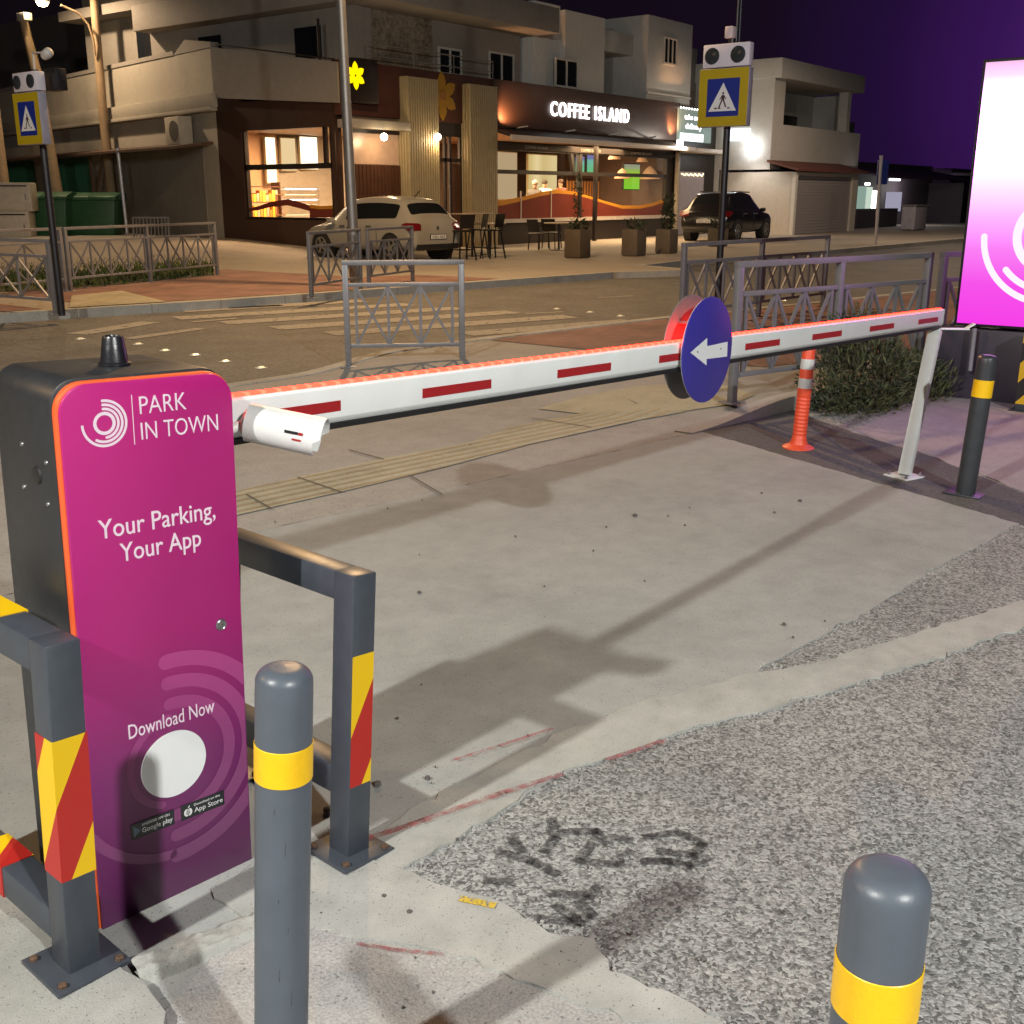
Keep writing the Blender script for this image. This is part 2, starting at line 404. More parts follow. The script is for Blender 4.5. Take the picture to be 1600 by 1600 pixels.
# ================================================================== SETTING: ground, road, pavements
M_ASPH = asphalt('car park asphalt', 0.39, 0.10, 0.0078, bump=0.75, big=0.20, contrast=1.5, tint=(0.985, 0.985, 0.955))
M_FINE = asphalt('fine asphalt', 0.13, 0.055, 0.008, bump=0.4, big=0.15, tint=(1.0, .96, .98))
M_ROAD = asphalt('road asphalt', 0.19, 0.075, 0.016, bump=0.4, big=0.28, tint=(1.0, .95, .88), rough=0.7)
M_CONC = concrete('apron concrete', (0.338, 0.340, 0.325), stain=0.24, ss=0.7)
M_CREAM = concrete('kerb concrete', (0.395, 0.392, 0.365), var=0.14, stain=0.26, grain=0.08, ss=1.6, bump=0.3)
M_SPECK = concrete('coarse concrete', (0.37, 0.358, 0.345), var=0.16, stain=0.2, grain=0.22, gs=150, bump=0.5)
M_PAVE = concrete('pavement concrete', (0.345, 0.325, 0.30), stain=0.28, gs=120, ss=0.5)
M_FARP = concrete('far pavement concrete', (0.34, 0.30, 0.25), stain=0.3, gs=60, ss=0.25, bump=0.1)
M_RED = bricks('red paving', (0.27, 0.145, 0.115), (0.22, 0.12, 0.095), (0.15, 0.12, 0.10), 0.20, 0.10)
M_YEL = concrete('yellow tactile paving', (0.41, 0.365, 0.26), stain=0.35, gs=120, ss=0.9)
M_SLABP = concrete('pale patch concrete', (0.34, 0.30, 0.31), stain=0.3, gs=120, ss=1.0)
M_DIRT = concrete('bare ground', (0.10, 0.085, 0.07), stain=0.4, gs=40)
M_PAINTW = worn('worn white paint', (0.33, 0.305, 0.265), cover=0.80, scale=9)
def sheet(name, pts, z, m, rough_=None, seed=1):
    p = [Vector((q[0], q[1])) for q in pts]
    if rough_: p = rough_poly(p, rough_[0], rough_[1], seed)
    mb = MB(); f = mb.face([(q[0], q[1], z) for q in p]); bmesh.ops.triangulate(mb.bm, faces=[f])
    if f is not None:
        for ff in mb.bm.faces:
            if ff.normal.z < 0: ff.normal_flip()
    me = bpy.data.meshes.new(name); mb.bm.normal_update()
    for ff in mb.bm.faces:
        if ff.normal.z < 0: ff.normal_flip()
    if rough_:      # broken edge: give the slab its thickness
        lo = [mb.bm.verts.new((q[0], q[1], -0.012)) for q in p]; hi = [mb.bm.verts.new((q[0], q[1], z)) for q in p]; n = len(p)
        for i in range(n): mb.bm.faces.new([lo[i], lo[(i+1) % n], hi[(i+1) % n], hi[i]])
    mb.bm.to_mesh(me); mb.bm.free(); me.materials.append(m)
    return struct(link(name, me))
def px(lst, z=0.0): return [pg(u, v, z) for u, v in lst]
sheet('ground', [(-500, -500), (700, -500), (700, 700), (-500, 700)], -0.03, M_DIRT)
sheet('parking_lot', [(-14, -16), (26, -16), (26, -3), (12, 1.9), (9.85, 2.85), (8.4, 3.35), (6.78, 3.53), (3.27, 4.14), (-14, 4.6)], 0.0, M_ASPH)
NEARK = [(-40, 8.6), (0, 7.95), (6.11, 7.76), (8.88, 7.60), (10.2, 7.42), (12.1, 7.10), (16, 6.2), (24, 4.6), (60, -2), (120, -14)]
FARK = [(-40, 17.5), (7.3, 14.05), (10.3, 13.3), (14.66, 12.66), (19.0, 12.0), (20.4, 11.2), (20.8, 11.35), (21.3, 12.7), (23.6, 12.9), (28.4, 12.2), (37.2, 11.9), (60, 11), (120, 5)]
sheet('road', NEARK + FARK[::-1], 0.0, M_ROAD)
# concrete apron of the car park entrance
EDGE_R = [(1592, 819), (1547, 845), (1458, 890), (1356, 957), (1255, 1010), (1165, 1057)]
STRIP_U = [(1194, 1052), (1275, 1038), (1397, 1002), (1600, 941), (1760, 893)]
STRIP_L = [(1760, 930), (1600, 981), (1437, 1038), (1344, 1067), (1214, 1107), (1133, 1126), (1031, 1156), (950, 1187), (881, 1207), (629, 1361)]
BOT = [(645, 1369), (718, 1398), (787, 1418), (856, 1463), (929, 1475), (952, 1524), (1059, 1564), (1130, 1605)]
apron = px([(1095, 675)] + EDGE_R + STRIP_U + STRIP_L + BOT) + [Vector(q) for q in ((1.62, .55), (1.2, .1), (0.2, -0.3), (-1.6, 0.8), (-3.5, 4.5), (0.5, 4.42), (3.27, 4.14))]
sheet('concrete_apron', apron, 0.004, M_CONC, (0.05, 0.006), 3)
sheet('concrete_strip', px(EDGE_R[-1:] + STRIP_U + STRIP_L + BOT[:1] + [(560, 1345), (575, 1322), (640, 1268), (760, 1206), (880, 1146), (1000, 1100), (1100, 1076)]), 0.008, M_CREAM, (0.04, 0.007), 5)
sheet('concrete_footing', px([(330, 1395), (400, 1352), (490, 1335), (560, 1345), (645, 1369)] + BOT[1:] + [(1000, 1602), (876, 1562), (803, 1536), (694, 1491), (560, 1471), (487, 1450), (380, 1440)]), 0.012, M_CREAM, (0.03, 0.006), 6)
sheet('coarse_concrete', px([(395, 1448), (487, 1450), (560, 1471), (694, 1491), (803, 1536), (876, 1562), (1000, 1602), (1080, 1680), (900, 1900), (300, 1900), (240, 1610), (330, 1500)]), 0.008, M_SPECK, (0.03, 0.005), 8)
sheet('asphalt_patch', px([(1095, 676), (1165, 652), (1235, 640), (1310, 668), (1450, 712), (1600, 772), (1780, 840), (1780, 890), (1592, 819)]), 0.003, M_FINE, (0.1, 0.006), 9)
sheet('concrete_patch', px([(1330, 676), (1450, 610), (1490, 598), (1900, 680), (1900, 870), (1780, 838), (1600, 770), (1450, 711)]), 0.006, M_SLABP, (0.12, 0.015), 10)
# cream slab in the corner, broken along its edge
mb = MB(); pl = rough_poly(px([(-260, 1440), (0, 1447), (70, 1462), (150, 1505), (215, 1545), (238, 1570), (262, 1602), (230, 1900), (-300, 1900)]), 0.03, 0.006, 12)
mb.prism([(p[0], p[1], 0.034) for p in pl], (0, 0, -0.05)); struct(mb.build('concrete_slab', M_CREAM, bevel=0.004))
# broken kerb ridge in front of the cabinet
def ridge(name, a, b, w, hgt, m, seed):
    rnd = random.Random(seed); a, b = Vector(a), Vector(b); d = (b - a); L = d.length; d.normalize(); nrm = Vector((-d.y, d.x, 0))
    nu, nv = max(6, int(L / 0.012)), 16; bm = bmesh.new(); g = []
    from mathutils import noise as mn
    for i in range(nu + 1):
        row = []
        for j in range(nv + 1):
            t = j / nv; prof = min(1, min(t, 1 - t) * 5.0); prof = prof * prof * (3 - 2 * prof)
            p = a + d * (L * i / nu) + nrm * (t - .5) * w * (1 + .25 * mn.noise(Vector((i * .09, seed, t))))
            k = mn.noise(Vector((p.x * 9, p.y * 9, seed))) * .22 + mn.noise(Vector((p.x * 60, p.y * 60, seed))) * .16
            row.append(bm.verts.new((p.x, p.y, max(-0.02, prof * hgt * (1 + k * 1.2) + (k - .1) * .012 * prof))))
        g.append(row)
    for i in range(nu):
        for j in range(nv): bm.faces.new([g[i][j], g[i+1][j], g[i+1][j+1], g[i][j+1]])
    bmesh.ops.recalc_face_normals(bm, faces=bm.faces)
    me = bpy.data.meshes.new(name); bm.to_mesh(me); bm.free(); me.materials.append(m)
    me.polygons.foreach_set('use_smooth', [True] * len(me.polygons)); return struct(link(name, me))
ridge('broken_kerb', pg(212, 1530, 0), pg(470, 1425, 0), 0.085, 0.030, M_CREAM, 4)
# near pavement, level with the drive at the crossing and kerbed beyond it
def ramp_z(s): t = max(0, min(1, (s - 6.7) / 1.3)); return 0.004 + 0.10 * t * t * (3 - 2 * t)
INN = [(-40, 5.3), (0.5, 4.42), (3.27, 4.14), (6.70, 3.54), (7.4, 3.44), (8.4, 3.28), (9.85, 2.78), (13, 1.6), (30, -4.6), (120, -37)]
def interp(pl, s):
    for a, b in zip(pl, pl[1:]):
        if a[0] <= s <= b[0]: return a[1] + (b[1] - a[1]) * (s - a[0]) / max(1e-6, b[0] - a[0])
    return pl[-1][1]
def strip_sheet(name, lo, hi, ss, zf, m, rows=2, skirt=0.14, thing_=True):
    bm = bmesh.new(); g = []
    for s in ss:
        a, b = interp(lo, s), interp(hi, s); row = [bm.verts.new((s, a, zf(s, a) - skirt))]
        for j in range(rows + 1):
            n = a + (b - a) * j / rows; row.append(bm.verts.new((s, n, zf(s, n))))
        row.append(bm.verts.new((s, b, zf(s, b) - skirt))); g.append(row)
    for A, B in zip(g, g[1:]):
        for j in range(len(A) - 1): bm.faces.new([A[j], B[j], B[j+1], A[j+1]])
    bm.normal_update()
    me = bpy.data.meshes.new(name); bm.to_mesh(me); bm.free(); me.materials.append(m); return struct(link(name, me))
ss = [-40, -20, -8, -2, 0.5, 2, 3.27, 5, 6.0] + [6.3 + .12 * i for i in range(18)] + [8.6, 9.2, 9.85, 10.2, 11, 12.1, 13, 16, 24, 30, 60, 120]
strip_sheet('pavement', INN, NEARK, ss, lambda s, n: ramp_z(s), M_PAVE)
M_KERB = concrete('kerb stone', (0.42, 0.40, 0.36), stain=0.3, gs=90)
def off(pl, d): return [(s, n + d) for s, n in pl]
strip_sheet('kerb', off(INN, -.012), off(INN, .12), [x for x in ss if 6.6 < x < 31], lambda s, n: ramp_z(s) + .008, M_KERB, 1)
strip_sheet('kerb', off(NEARK, -.14), off(NEARK, .012), [x for x in ss if x > -3], lambda s, n: ramp_z(s) + .010, M_KERB, 1)
BRK = [s for s in ss if 8.7 < s <= 60]
strip_sheet('brick_paving', [(0, 5.05), (7.2, 4.70), (9.5, 4.1), (13, 2.6), (60, -14.5)], off(NEARK, -.2), BRK, lambda s, n: ramp_z(s) + .006, M_RED, 1, 0.002)
# tactile strip: ribbed yellow slabs
M_TACT = M_YEL.copy(); M_TACT.name = 'ribbed tactile paving'
t = M_TACT.node_tree; bs = t.nodes['Principled BSDF']; c = t.nodes.new('ShaderNodeTexCoord'); wv = t.nodes.new('ShaderNodeTexWave')
mpn = t.nodes.new('ShaderNodeMapping'); mpn.inputs['Rotation'].default_value = (0, 0, R(9)); wv.bands_direction = 'Y'; wv.inputs['Scale'].default_value = 3.4; wv.inputs['Distortion'].default_value = 0
t.links.new(c.outputs['Object'], mpn.inputs[0]); t.links.new(mpn.outputs[0], wv.inputs[0])
bp = t.nodes.new('ShaderNodeBump'); bp.inputs['Distance'].default_value = 0.02; bp.inputs['Strength'].default_value = .7
t.links.new(wv.outputs['Fac'], bp.inputs['Height']); t.links.new(bp.outputs[0], bs.inputs['Normal'])
def sheet_r(name, pts, dz, m):
    me = sheet(name, pts, 0, m)
    bm = bmesh.new(); bm.from_mesh(me.data)
    for v in bm.verts: v.co.z = ramp_z(v.co.x) + dz
    bm.to_mesh(me.data); bm.free(); return me
def pr(u, v):
    p = pg(u, v, 0)
    for _ in range(4): p = pg(u, v, ramp_z(p.x))
    return p
tl = [(150, 860), (300, 822), (533, 770), (699, 730), (829, 695), (1000, 657), (1070, 645)]
tu = [(1070, 622), (900, 648), (797, 669), (732, 693), (594, 718), (382, 766), (300, 785), (150, 820)]
sheet_r('tactile_paving', [pr(*q) for q in tl + tu], 0.006, M_TACT)
sheet_r('yellow_paving', [pr(*q) for q in [(1072, 644), (1145, 634), (1180, 618), (1120, 600), (1000, 604), (905, 622), (840, 640), (900, 647), (1072, 621)]], 0.008, M_YEL)
# joints between the big pavement slabs
mb = MB()
for a, b in (((545, 705), (600, 720)), ((385, 775), (425, 798)), ((465, 748), (535, 772)), ((830, 655), (925, 670)), ((640, 745), (690, 775)), ((960, 615), (1010, 640))):
    A, B = pr(*a), pr(*b); d = (B - A).normalized(); nn = Vector((-d.y, d.x, 0)) * .006
    mb.face([A - nn + Vector((0, 0, .012)), B - nn + Vector((0, 0, .012)), B + nn + Vector((0, 0, .012)), A + nn + Vector((0, 0, .012))])
struct(mb.build('paving_joints', mat('joint', (0.10, .09, .08), .9)))
# zebra crossing, worn
mb = MB(); d = Vector((math.cos(R(-19)), math.sin(R(-19)), 0)); nn = Vector((-d.y, d.x, 0))
for k in range(6):
    e = Vector((12.55 - .02 * k, 7.62 + .98 * k, .005)); a = e - d * (3.6 if k != 0 else 2.6)
    if k == 5: a = e - d * 2.9
    mb.face([a - nn * .22, e - nn * .22, e + nn * .22, a + nn * .22])
for (a, b, w) in (((120, 522), (235, 503), .16), ((200, 529), (315, 513), .10), ((355, 481), (440, 477), .10), ((300, 503), (370, 497), .06), ((820, 490), (880, 487), .05), ((1140, 452), (1175, 447), .06), ((935, 465), (990, 462), .05)):
    A, B = pg(*a, .005), pg(*b, .005); dd = (B - A).normalized(); q = Vector((-dd.y, dd.x, 0)) * w
    mb.face([A - q, B - q, B + q, A + q])
struct(mb.build('zebra_crossing', M_PAINTW))
# far pavement
def fz(s, n):
    z = 0.12
    if n > 20.5 and s < 27: z += 0.30 * min(1, (n - 20.5) / 6) * min(1, (27 - s) / 5)
    return z
BACK = [(-40, 60), (120, 60)]
fs = [-40, -10, 0, 4, 7.3, 9, 10.3, 12, 14.66, 17, 19, 20.0, 20.4, 20.8, 21.0, 21.3, 22.4, 23.6, 25, 27, 28.4, 33, 37.2, 45, 60, 90, 120]
bm = bmesh.new(); g = []
for s in fs:
    a = interp(FARK, s); row = [bm.verts.new((s, a, -.02))]
    for n in [a, a + .5] + [a + 1 + i * 1.2 for i in range(16)] + [45, 60]: row.append(bm.verts.new((s, n, fz(s, n))))
    g.append(row)
for A, B in zip(g, g[1:]):
    for j in range(len(A) - 1): bm.faces.new([A[j], B[j], B[j+1], A[j+1]])
me = bpy.data.meshes.new('far_pavement'); bm.to_mesh(me); bm.free(); me.materials.append(M_FARP); struct(link('far_pavement', me))
mb = MB()
for i, (a, b) in enumerate(zip(FARK[1:], FARK[2:])):
    A, B = Vector((*a, 0)), Vector((*b, 0)); L = (B - A).length; k = max(1, int(L / 1.0))
    for j in range(k):
        p, q = A.lerp(B, j / k), A.lerp(B, (j + .985) / k); mb.bar(p + Vector((0, .06, .052)), q + Vector((0, .06, .052)), .14, .15)
struct(mb.build('kerb', M_KERB))
sheet('brick_paving', [(8.7, 13.95), (12.4, 13.25), (16.2, 12.75), (16.0, 14.6), (14.9, 15.0), (14.8, 18.9), (10.6, 17.6), (8.9, 17)], 0.126, M_RED)
sheet('brick_paving', [(-12, 15.4), (8.0, 14.2), (8.0, 17.0), (-12, 20)], 0.126, M_RED)
sheet('yellow_paving', [(p.x, max(p.y, interp(FARK, p.x) + .22)) for p in px([(108, 480), (112, 462), (190, 454), (322, 477), (250, 484), (180, 488)], .13)], 0.131, M_YEL)
sheet('lay_by', [(21.6, 12.75), (23.6, 12.75), (28.4, 12.05), (36, 11.8), (36, 11.2), (22.2, 10.9)], .006, M_FINE)
# grass bed behind the side railings
M_GRASS = mat('grass', (0.05, 0.075, 0.02), .9, var=.4, scale=3)
gp = px([(-60, 458), (100, 452), (335, 430), (332, 412), (200, 402), (-60, 398)], .13)
sheet('grass_bed', gp, .13, concrete('soil', (0.07, .065, .035), stain=.4, gs=30))
bm = bmesh.new(); rnd = random.Random(5)
def inside(p, poly):
    c = False
    for i in range(len(poly)):
        a, b = poly[i], poly[i-1]
        if (a[1] > p[1]) != (b[1] > p[1]) and p[0] < (b[0] - a[0]) * (p[1] - a[1]) / (b[1] - a[1]) + a[0]: c = not c
    return c
x0, x1 = min(p[0] for p in gp), max(p[0] for p in gp); y0, y1 = min(p[1] for p in gp), max(p[1] for p in gp); k = 0
while k < 5000:
    p = (rnd.uniform(x0, x1), rnd.uniform(y0, y1))
    if not inside(p, gp): continue
    k += 1; hgt = rnd.uniform(.05, .16); a = rnd.uniform(0, 6.28); w = .02
    dx, dy = math.cos(a) * w, math.sin(a) * w; lx, ly = rnd.gauss(0, .05), rnd.gauss(0, .05)
    bm.faces.new([bm.verts.new((p[0] - dx, p[1] - dy, .13)), bm.verts.new((p[0] + dx, p[1] + dy, .13)), bm.verts.new((p[0] + lx, p[1] + ly, .13 + hgt))])
me = bpy.data.meshes.new('grass'); bm.to_mesh(me); bm.free(); me.materials.append(M_GRASS); stuff(link('grass', me))
# sprayed scribbles, chalk lines and specks on the car park floor
M_SPRAY = worn('black spray paint', (0.03, .03, .035), cover=.42, scale=48, soft=.45)
mb = MB()
def stroke(mb, pts, w, z):
    P = [pg(u, v, z) for u, v in pts]
    for a, b in zip(P, P[1:]):
        d = (b - a).normalized(); nn = Vector((-d.y, d.x, 0)) * w / 2; e = d * w * .3
        mb.face([a - nn - e, b - nn + e, b + nn + e, a + nn - e])
for pts in ([(862, 1280), (868, 1310), (850, 1330)], [(780, 1330), (830, 1345), (870, 1365)], [(880, 1300), (930, 1298), (950, 1320)], [(905, 1345), (960, 1350), (985, 1330)],
            [(1010, 1308), (1060, 1300), (1100, 1318), (1085, 1335), (1030, 1330)], [(1005, 1345), (1060, 1345)], [(860, 1395), (920, 1400), (935, 1385)], [(905, 1410), (925, 1430)],
            [(840, 1435), (900, 1440), (920, 1432)], [(800, 1308), (815, 1330)], [(925, 1318), (905, 1345)], [(960, 1308), (985, 1312)], [(1040, 1345), (1075, 1352), (1105, 1340)], [(870, 1415), (905, 1440)], [(760, 1375), (800, 1378)]):
    stroke(mb, pts, .030, .0045)
struct(mb.build('spray_scribbles', M_SPRAY))
mb = MB(); stroke(mb, [(575, 1310), (660, 1282), (780, 1240), (876, 1210)], .022, .016); stroke(mb, [(712, 1186), (780, 1165), (862, 1138)], .014, .016); stroke(mb, [(560, 1474), (620, 1484), (690, 1490)], .012, .016)
stroke(mb, [(950, 1186), (1040, 1156)], .02, .016)
struct(mb.build('red_chalk_lines', worn('red chalk', (0.33, .09, .10), cover=.44, scale=45, soft=.35)))
mb = MB(); stroke(mb, [(722, 1404), (770, 1414)], .022, .016); struct(mb.build('yellow_paint_mark', worn('yellow paint mark', (.6, .42, .05), cover=.6, scale=60)))
mb = MB(); rnd = random.Random(21)
for (u, v, r) in [(992, 805, .012), (655, 925, .008), (1250, 782, .010), (1210, 800, .006), (1070, 820, .005), (1225, 975, .008), (668, 1215, .008), (640, 1425, .007), (600, 1400, .006), (1190, 770, .006), (735, 695, .006), (590, 1225, .012), (510, 1265, .010)] + [(rnd.uniform(400, 1500), rnd.uniform(780, 1150), rnd.uniform(.002, .005)) for _ in range(22)] + [(rnd.uniform(420, 1250), rnd.uniform(1180, 1590), rnd.uniform(.002, .004)) for _ in range(45)]:
    p = pg(u, v, .012); mb.lathe([(r, -.004), (r * .9, r * .5), (r * .3, r * .7)], p, 6)
stuff(mb.build('pebbles', mat('pebble', (.10, .09, .085), .9)))

mb = MB(); rnd = random.Random(33)
for pl_ in (EDGE_R, STRIP_U[:4], STRIP_L[1:], BOT):
    for a, b in zip(pl_, pl_[1:]):
        for _ in range(max(3, int(math.hypot(b[0] - a[0], b[1] - a[1]) / 5))):
            k = rnd.random(); p = pg(a[0] + (b[0] - a[0]) * k, a[1] + (b[1] - a[1]) * k, .003); p += Vector((rnd.gauss(0, .018), rnd.gauss(0, .018), 0)); r = rnd.uniform(.002, .0065)
            mb.lathe([(r, -.003), (r * .85, r * .6), (r * .2, r * .9)], p, 5)
stuff(mb.build('grit', M_SPECK))
# ================================================================== FOREGROUND OBJECTS
M_DGREY = mat('dark grey powder coat', (0.024, 0.0255, 0.029), .42, var=.10, scale=30, bump=.05, bscale=500, dirt=.15)
M_GREYP = mat('slate grey paint', (0.085, 0.100, 0.125), .38, var=.08, scale=14, bump=.03, bscale=200, dirt=.12)
M_BLACK = mat('black plastic', (0.012, .012, .013), .45, var=.1)
M_WHITE = mat('white paint', (0.70, 0.71, 0.71), .35, var=.04, scale=9, dirt=.05)
M_WHITE2 = mat('white plastic', (0.66, 0.66, 0.65), .4, var=.06, scale=25, dirt=.22)
M_STEEL = mat('zinc steel', (0.35, .35, .36), .35, .9, var=.15, scale=50)
M_ORANGE = mat('orange edge trim', (0.78, 0.12, 0.03), .4, var=.05)
M_PRINTW = mat('white print', (0.80, 0.66, 0.76), .5, var=0)
M_RUST = mat('rusty steel', (.12, .07, .045), .8, .3, var=.4, scale=60)
M_YELREF = mat('yellow reflective tape', (0.85, 0.50, 0.005), .35, var=.05, scale=80, bump=.1, bscale=260)
M_REDREF = mat('red reflective tape', (0.36, 0.012, 0.016), .4, var=.08, scale=120)
# ---- parking barrier
cab = thing('parking_barrier', 'magenta and dark grey parking barrier cabinet with long white boom lowered across the drive', 'barrier', (1.10, 2.02, 0), (0, R(1.9), R(-7.5)))
PW, PH = 0.395, 1.243
def rpanel(x0, x1, z0, z1, r, y, n=10):
    p = [(x0, y, z0), (x1, y, z0)]
    for i in range(n + 1):
        a = math.pi / 2 * i / n; p.append((x1 - r + r * math.cos(a), y, z1 - r + r * math.sin(a)))
    for i in range(n + 1):
        a = math.pi / 2 + math.pi / 2 * i / n; p.append((x0 + r + r * math.cos(a), y, z1 - r + r * math.sin(a)))
    return p
mb = MB(); mb.prism(rpanel(-.002, PW - .004, .03, PH + .006, .055, .32), (0, -.295, 0)); mb.build('cabinet', M_DGREY, cab, bevel=.004)
mb = MB(); mb.prism(rpanel(.0, PW, .0, PH, .062, .0245), (0, -.0205, 0)); mb.build('edge_trim', M_ORANGE, cab, bevel=.002)
M_PANEL = zramp('magenta door print', [(0, (0.095, .022, .080)), (.28, (.185, .022, .135)), (.55, (.38, .015, .165)), (1, (.455, .015, .180))], 0, 1.24, .32)
mb = MB(); mb.prism(rpanel(.004, PW - .003, .003, PH - .004, .060, .0038), (0, -.0088, 0)); door = mb.build('door_panel', M_PANEL, cab, bevel=.0015)
YF = -.0062
mb = MB()
arc_ring(mb, .094, 1.156, .017, .024, 0, 360, YF)
for r0, r1, a0, a1 in ((.044, .0495, -178, 92), (.0355, .0410, -120, 92), (.0270, .0325, -85, 92)): arc_ring(mb, .094, 1.156, r0, r1, a0, a1, YF)
mb.box(.1555, .1568, YF - .0003, YF + .0005, 1.104, 1.209); mb.build('emblem', M_PRINTW, door)
def T(x, z, y=YF): return Matrix.Translation((x, y, z))
put_text('lettering', 'PARK', M_PRINTW, door, T(.172, 1.167), .107, .037, bold=-.006, depth=.0008)
put_text('lettering', 'IN TOWN', M_PRINTW, door, T(.172, 1.112), .181, .037, bold=-.006, depth=.0008)
put_text('lettering', 'Your Parking,', M_PRINTW, door, T(.064, .900), .272, .054, bold=.004, depth=.0008)
put_text('lettering', 'Your App', M_PRINTW, door, T(.107, .842), .190, .054, bold=.004, depth=.0008)
put_text('lettering', 'Download Now', M_PRINTW, door, T(.097, .445), .212, .034, bold=.002, depth=.0008)
M_PRINTP = zramp('pale magenta print', [(0, (.125, .045, .110)), (.28, (.24, .045, .165)), (.6, (.47, .05, .24))], 0, 1.24, .34)
mb = MB()
for r0, r1 in ((.226, .262), (.175, .208), (.126, .156)): arc_ring(mb, .203, .358, r0, r1, -92, 92, YF + .0004, n=60)
bmesh.ops.bisect_plane(mb.bm, geom=mb.bm.verts[:] + mb.bm.edges[:] + mb.bm.faces[:], plane_co=(PW - .006, 0, 0), plane_no=(1, 0, 0), clear_outer=True)
arc_ring(mb, .203, .358, .226, .250, -150, -95, YF + .0004); arc_ring(mb, .203, .358, .100, .118, 95, 250, YF + .0004)
mb.build('printed_rings', M_PRINTP, door)
mb = MB(); mb.prism([(.200 + .081 * math.cos(k * math.pi / 24), YF - .0004, .349 + .081 * math.sin(k * math.pi / 24)) for k in range(48)], (0, .0012, 0)); mb.build('white_disc', mat('white vinyl', (.76, .77, .78), .45, var=.02), door)
for x0, x1, ttl, sub in ((.086, .192, 'Google play', 'ANDROID APP ON'), (.209, .323, 'App Store', 'Download on the')):
    mb = MB(); mb.box(x0, x1, YF - .0008, YF + .0006, .197, .236); bd = mb.build('store_badge', mat('badge black', (.015, .017, .02), .35, var=0), door, bevel=.0004)
    xl = x0 + .026 if ttl[0] == 'G' else x0 + .034
    put_text('lettering', ttl, M_WHITE, bd, T(xl, .203, YF - .0009), x1 - xl - .005, .016, depth=.0004)
    put_text('lettering', sub, M_WHITE, bd, T(xl, .224, YF - .0009), (x1 - xl - .012), .006, depth=.0004)
    mb = MB()
    if ttl[0] == 'G':
        mb.prism([(x0 + .006, YF - .0012, .203), (x0 + .022, YF - .0012, .2165), (x0 + .006, YF - .0012, .230)], (0, .0003, 0)); mb.build('play_mark', mat('badge slate', (.10, .16, .22), .4, var=0), bd)
    else:
        c0 = Vector((x0 + .018, YF - .0012, .214))
        def blob(cx, cz, rx, rz, k=14): mb.face([(cx + rx * math.cos(2 * math.pi * i / k), c0.y, cz + rz * math.sin(2 * math.pi * i / k)) for i in range(k)])
        blob(c0.x - .0035, c0.z, .0072, .0095); blob(c0.x + .0036, c0.z - .0002, .0070, .0093); blob(c0.x, c0.z - .0002, .006, .0082)
        mb.face([(c0.x, c0.y, c0.z + .0105), (c0.x + .001, c0.y, c0.z + .0145), (c0.x + .005, c0.y, c0.z + .0165), (c0.x + .0042, c0.y, c0.z + .0125)])
        mb.build('fruit_mark', M_WHITE, bd)
mb = MB(); ax = Matrix.Rotation(R(90), 3, 'X'); mb.lathe([(.0135, -.002), (.0135, .004), (.011, .006), (.009, .0045), (.0035, .0045), (.003, .003)], (.337, YF + .002, .656), 20, ax); mb.build('lock', M_STEEL, door, smooth=35)
# beacon on top, rivets on the side
mb = MB(); mb.lathe([(.034, 0), (.034, .005), (.030, .008), (.0225, .060), (.021, .063), (.017, .064), (.015, .058), (.003, .056)], (.205, .165, PH + .007), 28); mb.build('beacon', mat('glossy black cap', (.012, .012, .016), .32, var=0, bump=.08, bscale=50), cab, smooth=40)
for y, z in ((.065, 1.075), (.185, 1.095), (.075, .985), (.195, 1.000)):
    mb = MB(); mb.lathe([(.006, 0), (.005, .003), (.002, .0045)], (-.002, y, z), 10, Matrix.Rotation(R(-90), 3, 'Y')); mb.build('rivet', M_STEEL, cab, smooth=40)
mb = MB(); mb.lathe([(.020, 0), (.018, .004), (.012, .005)], (-.002, .115, 1.04), 16, Matrix.Rotation(R(-90), 3, 'Y')); mb.build('side_plug', M_BLACK, cab, smooth=40)
# boom
B0 = Vector((1.47, 2.085, 1.098)); B1 = Vector((6.70, 1.965, .905)); bd_ = (B1 - B0); BL = bd_.length; bd_.normalize()
by = Vector((-bd_.y, bd_.x, 0)).normalized(); bz = bd_.cross(by); BM = Matrix(((bd_.x, by.x, bz.x, B0.x), (bd_.y, by.y, bz.y, B0.y), (bd_.z, by.z, bz.z, B0.z), (0, 0, 0, 1)))
prof = [(-.034, -.030), (-.034, .046), (-.028, .052), (.028, .052), (.034, .046), (.034, -.030), (.026, -.046), (-.022, -.046)]
mb = MB(BM); mb.prism([(0, y, z) for y, z in prof], (BL, 0, 0)); boom = mb.build('boom', M_WHITE, cab, world=True, bevel=.002)
mb = MB(BM); mb.box(0, BL - .01, -.030, .026, -.060, -.0465); mb.build('rubber_edge', M_BLACK, boom, world=True)
mb = MB(BM); mb.prism([(BL, y * 1.04, z * 1.04) for y, z in prof], (.012, 0, 0)); mb.build('end_cap', mat('pale grey cap', (.45, .45, .47), .5), boom, world=True, bevel=.002)
BMi = BM.inverted()
def boomx(u, v):   # where pixel (u,v) meets the boom's front face, along the boom
    d = _ray(u, v); o = Vector((0, 0, CAM_H)); nrm = by; p0 = B0 - by * .034
    t = (p0 - o).dot(nrm) / d.dot(nrm); return (BMi @ (o + d * t)).x
for (ua, ub, v) in ((436, 532, 638), (660, 767, 608), (871, 954, 578), (1030, 1085, 557), (1165, 1218, 535), (1270, 1315, 519), (1360, 1397, 505), (1436, 1466, 494)):
    xa, xb = boomx(ua, v), boomx(ub, v - .13 * (ub - ua) * 0); xb = min(xb, BL - .01)
    mb = MB(BM); mb.box(xa, xb, -.0358, -.033, -.014, .013); mb.build('reflective_stripe', M_REDREF, boom, world=True)
M_STRIP = bpy.data.materials.new('red light strip'); M_STRIP.use_nodes = True; t = M_STRIP.node_tree; t.nodes.clear()
